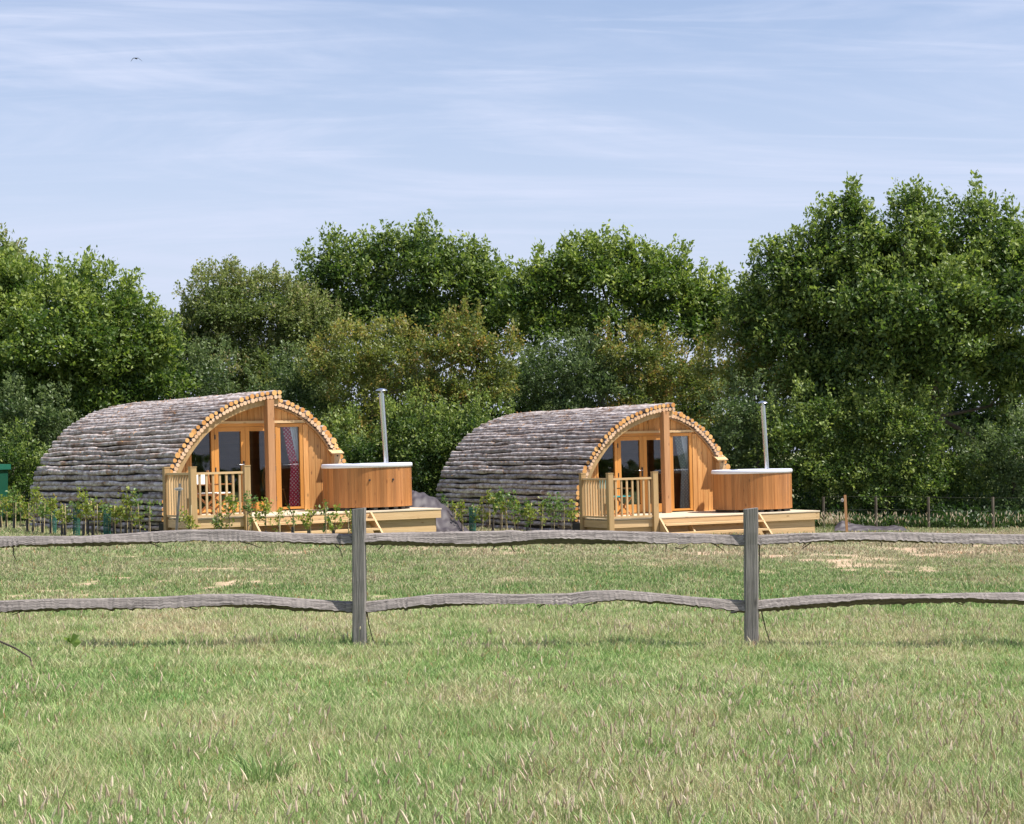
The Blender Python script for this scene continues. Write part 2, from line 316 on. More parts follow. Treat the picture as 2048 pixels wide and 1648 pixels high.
def npmesh(name, V, Fq, mats, G=None, T=None, C=None, parent=None, smooth=False):
    V = np.asarray(V, np.float32); m, k = Fq.shape; me = bpy.data.meshes.new(name)
    me.vertices.add(len(V)); me.vertices.foreach_set('co', V.ravel())
    me.loops.add(m * k); me.loops.foreach_set('vertex_index', Fq.astype(np.int32).ravel())
    me.polygons.add(m); me.polygons.foreach_set('loop_start', np.arange(0, m * k, k, dtype=np.int32))
    me.update(calc_edges=True)
    finish(me, mats, G, T, None, np.full(m, smooth), C)
    return link(name, me, parent)
def tag(o, label=None, cat=None, group=None, kind=None):
    if label: o['label'] = label
    if cat: o['category'] = cat
    if group: o['group'] = group
    if kind: o['kind'] = kind
    return o
def empty(name, loc=(0, 0, 0), mw=None):
    o = bpy.data.objects.new(name, None); COL.objects.link(o); o.empty_display_size = .2
    if mw is not None: o.matrix_world = mw
    else: o.location = loc
    return o
def copy_tree(o, parent=None):
    c = o.copy(); COL.objects.link(c); c.parent = parent
    for ch in list(o.children): copy_tree(ch, c)
    return c

# ------------------------------------------------------------------ ground
SPOTS = []
for px, py, rx, ry in [(178, 1167, 22, 5), (455, 1167, 26, 6), (430, 1174, 22, 3), (515, 1164, 24, 3), (545, 1166, 14, 3), (30, 1193, 26, 3), (165, 1192, 12, 2.5), (760, 1193, 22, 3),
                       (1550, 1110, 34, 2.4), (1612, 1118, 14, 2), (1690, 1131, 26, 3), (1700, 1140, 20, 2.5), (1790, 1144, 38, 2.5), (1850, 1142, 22, 3), (1740, 1147, 20, 2),
                       (1675, 1121, 18, 1.6), (2010, 1160, 12, 1.5), (1490, 1108, 12, 1.6), (250, 1155, 24, 1.5), (100, 1182, 30, 2), (520, 1130, 18, 1.6), (545, 1138, 12, 1.6), (590, 1152, 14, 2), (1960, 1168, 12, 1.3), (1395, 1104, 16, 1), (330, 1162, 20, 1.4)]:
    Y = EYE * F / (py - HY); SPOTS.append(((px - PX0) * Y / F, Y, rx * Y / F, ry * Y * Y / (EYE * F)))
def bare(X, Y):
    b = np.zeros_like(X); w = .6 * (fbm(X * 5, Y * 2.6, 4) - .5) + .35 * (fbm(X * 14, Y * 8, 2) - .5)
    for cx, cy, rx, ry in SPOTS:
        d = np.sqrt(((X - cx) / (rx * 1.15)) ** 2 + ((Y - cy) / (ry * 1.15)) ** 2)
        b = np.maximum(b, 1 - sstep(d + w * 2.4, .55, 1.15))
    # worn ground beside the decks
    w2 = fbm(X * 1.1 + 3, Y * .9, 4)
    return np.maximum(b, sstep(w2, .66, .72) * sstep(Y, 23, 30) * (1 - sstep(Y, 40, 46)) * .7)
def cover(X, Y, leaf=None):
    n1 = fbm(X * .35 + 40, Y * .22 + 3, 4); n2 = fbm(X * 1.6, Y * .8 + 70, 4); n3 = fbm(X * 7, Y * 5 + 11, 3)
    # how dry the turf is with distance: lush in front, parched by the posts and in the far meadow
    yk = np.array([5, 9, 12, 14.5, 16.2, 18, 21, 23, 25, 28, 31, 33, 37, 42, 60]); dk = np.array([.42, .44, .38, .33, .36, .46, .47, .40, .30, .38, .55, .63, .6, .5, .4])
    d = np.interp(Y, yk, dk) + .65 * (n1 - .5) + .7 * (n2 - .5) + .6 * (n3 - .5)
    d = d + .18 * sstep(X, 0, 4) * sstep(Y, 29, 34) - .08 * sstep(-X, 0, 3) * sstep(Y, 29, 34)
    if leaf is not None: d = d + leaf * .42
    d = np.clip(d, 0, 1)[:, None]
    g1 = np.array([.165, .27, .08]); g2 = np.array([.28, .355, .135]); st = np.array([.42, .395, .235]); br = np.array([.47, .385, .25])
    c = np.where(d < .33, g1 + (g2 - g1) * (d / .33), np.where(d < .7, g2 + (st - g2) * ((d - .33) / .37), st + (br - st) * ((d - .7) / .3)))
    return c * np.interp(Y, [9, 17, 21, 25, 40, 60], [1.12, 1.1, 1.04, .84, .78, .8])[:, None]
xs = np.concatenate([-np.geomspace(700, 17, 22), np.arange(-16, 16.01, .16), np.geomspace(17, 700, 22)])
ys = np.concatenate([-np.geomspace(400, 3, 14), [0, 2, 3.5], np.arange(4.5, 30, .16), np.arange(30, 62, .3), np.geomspace(63, 1500, 26)])
gx, gy = np.meshgrid(xs, ys); X = gx.ravel(); Y = gy.ravel(); Z = tz(X, Y)
C = cover(X, Y); b = bare(X, Y)[:, None]; C = C * .8 * (1 - b) + np.array([.50, .355, .245]) * (.8 + .4 * fbm(X * 9, Y * 9, 2))[:, None] * b
nx = len(xs); ii, jj = np.meshgrid(np.arange(len(ys) - 1), np.arange(nx - 1), indexing='ij'); a = (ii * nx + jj).ravel()
Fq = np.stack([a, a + 1, a + nx + 1, a + nx], 1)
tag(npmesh('ground', np.stack([X, Y, Z], 1), Fq, M['soil'], C=C, smooth=True), 'mown meadow of green and straw coloured grass with bare patches', 'ground', kind='structure')

def blades(n, y0, y1, h0, h1, w0, name, pw=1.0, keep=None):
    u = RNG.random(n); Y = y0 + (y1 - y0) * u ** pw; half = Y * 1024 / F * 1.1 + 1.3; X = (RNG.random(n) * 2 - 1) * half
    k = bare(X, Y) < RNG.random(n) * .8 + .05; X = X[k]; Y = Y[k]; n = len(X); Z = tz(X, Y)
    lush = fbm(X * .9 + 5, Y * .9 + 8, 3); tuft = fbm(X * 3 + 1, Y * 3, 2)
    h = (h0 + (h1 - h0) * RNG.random(n)) * (.45 + 1.1 * lush * tuft * 2); az = RNG.random(n) * 2 * math.pi; ln = h * (.25 + .65 * RNG.random(n))
    dx, dy = np.cos(az), np.sin(az); w = w0 * (.6 + .8 * RNG.random(n)); fa = RNG.random(n) * math.pi; wx, wy = np.cos(fa) * w, np.sin(fa) * w
    P = np.stack([X, Y, Z], 1)
    b0 = P + np.stack([-wx, -wy, 0 * w], 1); b1 = P + np.stack([wx, wy, 0 * w], 1)
    mid = P + np.stack([dx * ln * .35, dy * ln * .35, h * .62], 1); m0 = mid + np.stack([-wx, -wy, 0 * w], 1) * .75; m1 = mid + np.stack([wx, wy, 0 * w], 1) * .75
    tip = P + np.stack([dx * ln, dy * ln, h], 1)
    t0 = tip + np.stack([-wx, -wy, 0 * w], 1) * .12; t1 = tip + np.stack([wx, wy, 0 * w], 1) * .12
    V = np.stack([b0, b1, m1, m0, t1, t0], 1).reshape(-1, 3); o = (np.arange(n) * 6)[:, None]
    Fq = np.concatenate([o + np.array([0, 1, 2, 3]), o + np.array([3, 2, 4, 5])], 0)
    r = RNG.random(n); lf = (RNG.random(n) - .5) * 1.6
    dead = r < .10
    c = cover(X, Y, lf) * (.75 + .5 * RNG.random(n))[:, None] * 1.12
    c[dead] = np.array([.50, .42, .25]) * (.7 + .5 * RNG.random((dead.sum(), 1)))
    pk = (r > .985); c[pk] = np.array([.42, .22, .10])
    return V, Fq, np.repeat(c, 6, 0)
parts = [blades(185000, 7.6, 13, .035, .115, .0028, 'a', 1.15), blades(220000, 13, 21, .028, .082, .0042, 'b', 1.0), blades(150000, 21, 33, .02, .06, .007, 'c', 1.0), blades(110000, 33, 58, .025, .07, .011, 'd', 1.0)]
def clumps(m):
    rg = np.random.default_rng(31); Vs = []; Cs_ = []
    for _ in range(m):
        y = 8.5 + 17 * rg.random() ** 1.2; x = rg.uniform(-1, 1) * (y * .3 + .3); k = int(rg.uniform(50, 150)); rad = rg.uniform(.05, .16); hgt = rg.uniform(.09, .19)
        a = rg.random(k) * 6.283; rr = rad * np.sqrt(rg.random(k)); X = x + rr * np.cos(a); Y = y + rr * np.sin(a); Z = tz(X, Y) - .01; out = rg.uniform(.3, 1.0, k) * hgt * .9
        h = hgt * rg.uniform(.5, 1.1, k); w = .0016 + .0022 * rg.random(k) + y * .00012; dx = np.cos(a) * out; dy = np.sin(a) * out; fa = rg.random(k) * 3.14; wx = np.cos(fa) * w; wy = np.sin(fa) * w; z0 = 0 * w
        P = np.stack([X, Y, Z], 1); Wv = np.stack([wx, wy, z0], 1); md = P + np.stack([dx * .35, dy * .35, h * .68], 1); tp = P + np.stack([dx, dy, h], 1)
        Vs.append(np.stack([P - Wv, P + Wv, md + Wv * .8, md - Wv * .8, tp + Wv * .1, tp - Wv * .1], 1).reshape(-1, 3)); base = np.array([.22, .32, .11]) if rg.random() < .6 else np.array([.33, .34, .17])
        Cs_.append(np.repeat(base * rg.uniform(.75, 1.35, (k, 1)), 6, 0))
    V_ = np.concatenate(Vs); n_ = len(V_) // 6; o_ = (np.arange(n_) * 6)[:, None]
    return V_, np.concatenate([o_ + np.array([0, 1, 2, 3]), o_ + np.array([3, 2, 4, 5])], 0), np.concatenate(Cs_)
parts.append(clumps(12))
V = []; Fs = []; Cs = []; o = 0
for v, f, c in parts: V.append(v); Fs.append(f + o); Cs.append(c); o += len(v)
tag(npmesh('grass', np.concatenate(V), np.concatenate(Fs), M['blade'], C=np.concatenate(Cs)), 'short meadow grass blades, green with dry straw', 'grass', kind='stuff')

# seed heads of the long grass
def seedheads():
    V = []; Fc = []; T = []; n = 0
    def one(x, y, h, hl, r):
        nonlocal n
        z = tzf(x, y); az = random.random() * 6.283; lean = random.uniform(.02, .38) * h; d = np.array([math.cos(az), math.sin(az)])
        def pt(s): return np.array([x + d[0] * lean * s * s, y + d[1] * lean * s * s, z + h * s])
        s0 = 1 - hl / h; rings = [(0, .0011), (s0 * .6, .0011), (s0, .0012), (s0 + (1 - s0) * .15, r * .8), (s0 + (1 - s0) * .45, r), (s0 + (1 - s0) * .8, r * .65), (1.0, r * .15)]
        k = 4; t = random.random(); a0 = n
        for i, (s, rr) in enumerate(rings):
            p = pt(s)
            for j in range(k):
                a = j * math.pi / 2 + .3; V.append((p[0] + rr * math.cos(a), p[1] + rr * math.sin(a), p[2])); T.append(.25 + .75 * t if i > 2 else 0)
        for i in range(len(rings) - 1):
            for j in range(k): Fc.append((a0 + i * k + j, a0 + i * k + (j + 1) % k, a0 + (i + 1) * k + (j + 1) % k, a0 + (i + 1) * k + j))
        n += len(rings) * k
    for _ in range(7500):
        y = 8.2 + 12.5 * random.random() ** 1.15; x = random.uniform(-1, 1) * (y * .266 * 1.12 + .3)
        d = fbm(np.array([x * .8 + 3]), np.array([y * .6]), 3)[0] + .10 * (x > 0) + (.10 if y < 12 else 0) - (.14 if 14.2 < y < 17 else 0)
        if random.random() > max(0.02, (d - .44) * 3.4): continue
        one(x, y, random.uniform(.10, .24), random.uniform(.025, .075), random.uniform(.003, .0078))
    for _ in range(350):       # unmown edge beside the far fence
        px = random.choice([random.uniform(1640, 1700), random.uniform(1640, 2048)]); y = random.uniform(47, 51); x = (px - PX0) * y / F
        one(x, y, random.uniform(.25, .5), random.uniform(.06, .1), .011)
    return np.array(V), np.array(Fc), np.array(T)
V, Fc, T = seedheads()
tag(npmesh('seed_heads', V, Fc, M['seed'], T=T), 'pale tan seed heads standing up out of the meadow grass', 'grass', kind='stuff')

# ------------------------------------------------------------------ cabin (local frame: x along the front, -y out of the front, z up)
LP = [(-2.62, -.25), (-2.63, .3), (-2.60, .75), (-2.52, 1.2), (-2.40, 1.55), (-2.2, 1.88), (-2.0, 2.13), (-1.77, 2.39), (-1.48, 2.61), (-1.17, 2.79), (-.82, 2.94), (-.47, 3.04), (-.12, 3.10), (.14, 3.11)]
RP = [(.10, 2.97), (.36, 2.93), (.62, 2.84), (.9, 2.70), (1.14, 2.52), (1.36, 2.32), (1.55, 2.09), (1.71, 1.83), (1.86, 1.52), (1.97, 1.2), (2.06, .85), (2.12, .45), (2.14, .1), (2.14, -.25)]
def resample(poly, step, inset=0):
    P = np.array(poly, float); d = np.linalg.norm(np.diff(P, axis=0), axis=1); s = np.concatenate([[0], np.cumsum(d)])
    n = int(s[-1] / step); q = np.linspace(0, s[-1], n + 1)
    # smooth interpolation by oversampling and averaging
    X = np.interp(q, s, P[:, 0]); Z = np.interp(q, s, P[:, 1])
    for _ in range(2): X[1:-1] = (X[:-2] + 2 * X[1:-1] + X[2:]) / 4; Z[1:-1] = (Z[:-2] + 2 * Z[1:-1] + Z[2:]) / 4
    Q = np.stack([X, Z], 1); t = np.gradient(Q, axis=0); t /= np.linalg.norm(t, axis=1)[:, None]; nrm = np.stack([t[:, 1], -t[:, 0]], 1)  # right of travel = inwards
    return Q + nrm * inset, nrm
LEN = 8.3; DZ = .49
def arch_z(x, inset=.2):                   # height of the inside of the roof at x
    Q = np.concatenate([resample(LP, .05, inset)[0], resample(RP, .05, inset * .95)[0][2:]])
    Q = Q[np.argsort(Q[:, 0])]; return float(np.interp(x, Q[:, 0], Q[:, 1]))
_Q = np.concatenate([resample(LP, .05, .19)[0], resample(RP, .05, .17)[0][2:]])
def az_(x):
    Q = _Q[(_Q[:, 1] > 0)]; i = Q[:, 0].argsort(); return float(np.interp(x, Q[i, 0], Q[i, 1], left=0, right=0))
def build_cabin(MW, label, seed, wear):
    random.seed(seed); rng = np.random.default_rng(seed)
    root = empty('log_cabin', mw=MW); tag(root, label, 'cabin', 'log clad camping cabins')
    # logs of the roof
    for side, prof, vf in (('l', LP, .42), ('r', RP, .17)):
        Q, nr = resample(prof, .128, .055)
        mb = MB()
        for i, (x, z) in enumerate(Q):
            yend = LEN + rng.uniform(-.10, .04)
            cuts = [-vf + rng.uniform(-.03, .03)]
            while cuts[-1] < yend - 1.6: cuts.append(min(cuts[-1] + rng.uniform(1.0, 3.6), yend - .6))
            cuts.append(yend)
            base_r = .0575 * (1 + rng.uniform(-.15, .12)); ph = rng.random(4) * 6.28; amp = rng.uniform(.008, .021); jt = rng.uniform(-.013, .013); x = x - nr[i][1] * jt; z = z + nr[i][0] * jt
            for a, c in zip(cuts[:-1], cuts[1:]):
                c2 = c + .01; n = max(4, int((c2 - a) / .16)); yy = np.linspace(a, c2, n); r = base_r * (1 + rng.uniform(-.12, .10))
                rr = r * (1 + .10 * np.sin(yy * 2.1 + ph[0]) + .07 * np.sin(yy * 5.3 + ph[1]) + rng.uniform(-.05, .05, n))
                ks = rng.random(n) < .10; ks[0] = ks[-1] = False; rr[0] *= .92; rr = rr * np.where(ks, 1.16, 1)
                wob = amp * np.sin(yy * 1.15 + ph[2]) + amp * .6 * np.sin(yy * 3.1 + ph[3])
                off = rng.uniform(-.008, .008)
                tx, tzz = -nr[i][1], nr[i][0]
                # crooked poles stand out of the row a little as well as wandering along it
                pts = np.stack([x + tx * wob + nr[i][0] * off, yy, z + tzz * wob + nr[i][1] * off - .0], 1)
                mb.tube(pts, rr, 9, True, tint=float(np.clip(rng.normal(.58 - wear, .24), 0, 1)), mi=0, capmi=1)
        # loose flakes and stubs of twigs
        for _ in range(150):
            i = rng.integers(0, len(Q)); x, z = Q[i]; y = rng.uniform(0, LEN - .2); n_ = -nr[i]
            p = np.array([x + n_[0] * .055, y, z + n_[1] * .055]); q = p + np.array([n_[0] * rng.uniform(.01, .04), rng.uniform(-.07, .07), n_[1] * rng.uniform(.01, .04)])
            mb.tube([p, q], [.010, .005], 4, True, tint=rng.random(), mi=0 if rng.random() < .5 else 1, capmi=1)
        mb.build('log_roof', [M['bark'], M['cut']], root)
        # inner course of small poles, seen end-on under the edge
        Q2, nr2 = resample(prof, .094, .150); mi_ = MB()
        for i, (x, z) in enumerate(Q2):
            if z < .1 or (side == 'r' and x < .05 and False): continue
            mi_.tube([(x, -vf - .015 + rng.uniform(-.01, .02), z), (x, .7, z)], .0445 * (1 + rng.uniform(-.18, .10)), 9, True, tint=rng.random(), mi=0, capmi=1)
        mi_.build('pole_edging', [M['bark'], M['cutpale']], root)
        # curved plate below it
        if side == 'l':
            A, _ = resample(prof, .12, .19); B, _ = resample(prof, .12, .305); mb = MB()
            for i in range(len(A) - 1):
                P = [(A[i][0], A[i][1]), (A[i + 1][0], A[i + 1][1]), (B[i + 1][0], B[i + 1][1]), (B[i][0], B[i][1])]
                mb.prism(P, -vf + .06, -vf + .14, tint=.5 + .15 * rng.uniform(-1, 1))
            mb.build('arched_rib', M['pine_post'], root)
    # lining under the logs
    A, _ = resample(LP, .12, .195); B, _ = resample(RP, .12, .195); mb = MB(); UA, _ = resample(LP, .12, .115); UB, _ = resample(RP, .12, .115)
    for Q, U, v0 in ((A, UA, -.30), (B, UB, -.08)):
        for i in range(len(Q) - 1): mb.prism([tuple(U[i]), tuple(U[i + 1]), tuple(U[i + 1] + (Q[i + 1] - U[i + 1]) * .2), tuple(U[i] + (Q[i] - U[i]) * .2)], v0, LEN - .25)
    mb.build('gap_shade_sheet', M['dark'], root); mb = MB()  # near-black sheet that puts the shade between the logs into colour
    for Q, v0 in ((A, -.33), (B, -.10)):
        I, _ = (resample(LP, .12, .225) if Q is A else resample(RP, .12, .225))
        for i in range(len(Q) - 1):
            mb.prism([tuple(Q[i]), tuple(Q[i + 1]), tuple(I[i + 1]), tuple(I[i])], v0, LEN - .2, mi=0)
    mb.build('roof_lining', M['lining'], root)
    # back wall and floor
    out = [tuple(q) for q in A if q[1] > 0] + [tuple(q) for q in B[1:] if q[1] > 0]
    mb = MB(); mb.prism(out, LEN - .3, LEN - .25); mb.build('back_wall', M['larch'], root)
    mb = MB(); mb.box((-.23, (LEN - .3) / 2 + .1, DZ - .06), (4.2, LEN - .5, .08)); mb.build('floor', M['room'], root)
    # front wall boards round the openings
    XL, XS, XD, XM, XR, XW, XE = -1.80, -1.31, -1.13, -.51, .20, .25, .86
    HZ = 2.41
    mb = MB(); x = -2.33
    while x < 1.93:
        w = random.uniform(.135, .165); xa, xb = x, min(x + w, 1.93)
        for (p, q) in ((xa, xb),):
            lo = DZ if (q <= XL or p >= XE + .0) else HZ + .04
            if p < XL < q: q = XL; xb = XL; lo = DZ
            if p < XE + .1 < q and p >= XE - .02: lo = DZ
            if lo > 1 and p < XE and q > XE: q = XE; xb = XE
            za, zb = az_(p) + .03, az_(q) + .03
            if max(za, zb) <= lo + .03: continue
            za, zb = max(za, lo + .01), max(zb, lo + .01); dpt = random.uniform(0, .008)
            mb.prism([(p + .004, lo), (q - .004, lo), (q - .004, zb), (p + .004, za)], -.02 - dpt, .02, tint=random.random())
        x = xb
    mb.build('board_wall', M['larch'], root)
    mb = MB(); x0 = XL - .02
    mb.box((-.36, .024, (HZ + DZ) / 2 + .9), (.001, .001, .001))
    # header and trims
    z1 = HZ
    mb.box(((XL + .28 + XE + .05) / 2, -.045, HZ + .02), (XE + .05 - XL - .28, .075, .055), tint=.95)
    mb.build('lintel', M['pine'], root)
    mb = MB(); mb.box((XE + .07, -.032, (DZ + 2.36) / 2), (.12, .028, 2.36 - DZ), tint=.75); mb.build('trim_board', M['larch'], root)
    def framed(name, xa, xb, za, zb, st, rail_b, leaf=True, y=-.005, handle=False):
        f = MB(); d = .06
        f.box(((xa + st / 2), y, (za + zb) / 2), (st, d, zb - za)); f.box((xb - st / 2, y, (za + zb) / 2), (st, d, zb - za))
        f.box(((xa + xb) / 2, y + .001, zb - st / 2), (xb - xa - 2 * st, d - .004, st)); f.box(((xa + xb) / 2, y + .001, za + rail_b / 2), (xb - xa - 2 * st, d - .004, rail_b))
        o = f.build(name, M['larch_frame'], root)
        g_ = MB(); g_.box(((xa + xb) / 2, y + .01, (za + rail_b + zb - st) / 2), (xb - xa - 2 * st + .01, .008, zb - za - st - rail_b + .01)); g_.build('glass_pane', M['glass'], o)
        return o
    # fixed frame round the doors
    mb = MB()
    mb.box(((XS + XW) / 2 - .02, .0, HZ - .04), (XW - XS + .05, .09, .07)); mb.box((XS + .045, 0, (DZ + HZ - .08) / 2), (.07, .09, HZ - .08 - DZ)); mb.box((XR + .028, 0, (DZ + HZ - .08) / 2), (.05, .09, HZ - .08 - DZ))
    mb.build('door_frame', M['larch_frame'], root)
    d1 = framed('door', XS + .09, XM, DZ + .02, HZ - .08, .095, .2)
    d2 = framed('door', XM + .006, XR, DZ + .02, HZ - .08, .095, .2)
    h = MB(); h.box((XM - .048, -.047, 1.48), (.03, .022, .22)); h.build('handle_plate', M['black'], d1)
    h = MB(); h.tube([(XM - .048, -.055, 1.52), (XM - .048, -.10, 1.52), (XM - .06, -.105, 1.52), (XM - .17, -.105, 1.515)], .010, 8); h.build('handle', M['handle'], d1)
    for dd, hx in ((d1, XS + .10), (d2, XR - .01)):
        for zz in (2.12, 1.42, .75): h = MB(); h.box((hx, -.042, zz), (.022, .022, .10)); h.build('hinge', M['black'], dd)
    framed('window', XW, XE, DZ + .03, HZ - .02, .075, .05)
    # side light left of the doors, its top cut by the curve of the roof
    zt = [az_(q) for q in (XL + .02, XS)]
    g_ = MB(); za, zb = az_(XL) - .05, min(az_(XS) - .05, HZ - .05)
    fr_ = MB(); fr_.box((XL + .025, 0, (DZ + za) / 2), (.05, .06, za - DZ)); fr_.box(((XL + XS) / 2 + .02, 0, DZ + .05), (XS - XL - .07, .056, .10))
    fr_.bar((XL, 0, za - .01), (XS, 0, zb - .01), .06, .05, tint=.5)
    sl_ = fr_.build('side_window', M['larch_frame'], root)
    g_.prism([(XL + .04, DZ + .09), (XS + .012, DZ + .09), (XS + .012, zb), (XL + .04, za)], .004, .012); g_.build('glass_pane', M['glass'], sl_)
    # the big upright in front of the doors
    mb = MB(); k = 10; zz = np.linspace(DZ, 3.0, k)
    for a, b in zip(zz[:-1], zz[1:]): pass
    mb.box((-.10, -.50 + .10, (DZ + 2.90) / 2), (.155, .2, 2.90 - DZ)); mb.build('upright_post', M['oakpost'], root)
    # little box with a sloping lid on the wall
    wb = MB(); wb.box((1.62, -.11, 1.55), (.15, .17, .36), tint=.8); o = wb.build('wall_box', M['pine'], root)
    wb = MB(); Rm = Matrix.Rotation(R_(24), 4, 'X'); wb.box((1.58, -.15, 1.78), (.30, .34, .022), Rm, tint=1); wb.build('lid', M['pine'], o)
    wb = MB(); wb.tube([(1.62, -.197, 1.66), (1.62, -.205, 1.66)], .02, 10, smooth=False); wb.build('entrance_hole', M['dark'], o)
    return root

def build_deck(MW, label, seed):
    random.seed(seed)
    root = empty('timber_deck', mw=MW); tag(root, label, 'deck', 'timber decks in front of the cabins')
    X0, X1, Y0, Y1 = -2.85, 2.77, -2.67, -.03     # y: front .. wall
    YL = -1.34
    mb = MB(); y = Y0 - .03
    while y < Y1:
        xa = X0 if y < YL + .05 else -2.3
        mb.box(((xa + X1 + .03) / 2, y + .068, DZ - .014), (X1 + .03 - xa, .134, .028)); y += .14
    mb.build('deck_boards', M['deckboard'], root)
    # fascia and skirt boards
    def boards(name, a, b, out, spec):
        mb = MB(); a = Vector(a); b = Vector(b)
        for z, h, o in spec:
            p = a + Vector(out) * o; q = b + Vector(out) * o
            mb.bar((p.x, p.y, z), (q.x, q.y, z), .035, h)
        return mb.build(name, M['pine'], root)
    spec = [(DZ - .12, .165, 0)]; low = [(DZ - .285, .155, -.07), (DZ - .445, .155, -.07), (DZ - .60, .15, -.07), (DZ - .75, .14, -.07)]
    boards('fascia_board', (X0 + .02, Y0, 0), (X1 + .02, Y0, 0), (0, -1, 0), spec)
    boards('skirt_boards', (X0 + .05, Y0, 0), (X1 - .09, Y0, 0), (0, -1, 0), low)
    boards('fascia_board', (X1 + .02, Y0 + .02, 0), (X1 + .02, Y1, 0), (1, 0, 0), [(DZ - .12, .163, -.0)])
    boards('skirt_boards', (X1, Y0 + .10, 0), (X1, Y1, 0), (1, 0, 0), [(z, h, -.06) for z, h, o in low])
    boards('fascia_board', (X0, Y0 + .02, 0), (X0, YL, 0), (-1, 0, 0), [(DZ - .12, .163, -.0)])
    boards('skirt_boards', (X0, Y0 + .10, 0), (X0, YL, 0), (-1, 0, 0), low)
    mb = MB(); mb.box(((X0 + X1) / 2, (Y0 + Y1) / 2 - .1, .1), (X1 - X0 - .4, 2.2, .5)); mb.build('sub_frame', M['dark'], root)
    # posts of the balustrade
    PW = .125
    posts = [(X0 - .0, YL), (X0 + .0, Y0 - .03), (-1.70, Y0 - .04)]
    for x, y in posts:
        mb = MB(); mb.box((x, y, (1.50 - .35) / 2), (PW, PW, 1.50 + .35), tint=random.random()); mb.box((x, y, 1.508), (PW + .014, PW + .014, .018), tint=.9)
        mb.build('post', M['pine_post'], root)
    def rail(a, b, n):
        a = Vector((*a, 0)); b = Vector((*b, 0)); d = (b - a).normalized(); a2 = a + d * PW / 2; b2 = b - d * PW / 2
        mb = MB(); mb.bar((a2.x, a2.y, DZ + .885), (b2.x, b2.y, DZ + .885), .07, .045, tint=.8); mb.build('handrail', M['pine'], root)
        mb = MB(); mb.bar((a2.x, a2.y, DZ + .035), (b2.x, b2.y, DZ + .035), .07, .045, tint=.8); mb.build('bottom_rail', M['pine'], root)
        for i in range(n):
            p = a2 + (b2 - a2) * ((i + .6) / (n + .2)); mb = MB(); mb.box((p.x, p.y, DZ + .46), (.040, .040, .805)); mb.build('baluster', M['pine'], root)
    rail(posts[0], posts[1], 9); rail(posts[1], posts[2], 7)
    # steps
    sx0, sx1 = -1.60, 1.07
    for x in (sx0, sx1):
        mb = MB(); mb.bar((x, Y0 - .02, DZ - .10), (x, Y0 - .62, DZ - .62), .045, .22, up=(0, 0, 1), tint=.6); mb.build('step_stringer', M['pine'], root)
    mb = MB(); mb.bar(((sx0 + sx1) / 2 - .55, Y0 - .04, DZ - .2), ((sx0 + sx1) / 2 - .55, Y0 - .5, DZ - .62), .045, .16, tint=.3); mb.build('step_stringer', M['pine'], root)
    for k, (dy, dz) in enumerate(((.16, .17), (.38, .36))):
        mb = MB(); mb.box(((sx0 + sx1) / 2, Y0 - dy - .03, DZ - dz - .0), (sx1 - sx0 - .06, .24, .04), tint=.95); mb.build('step_tread', M['pine'], root)
    return root

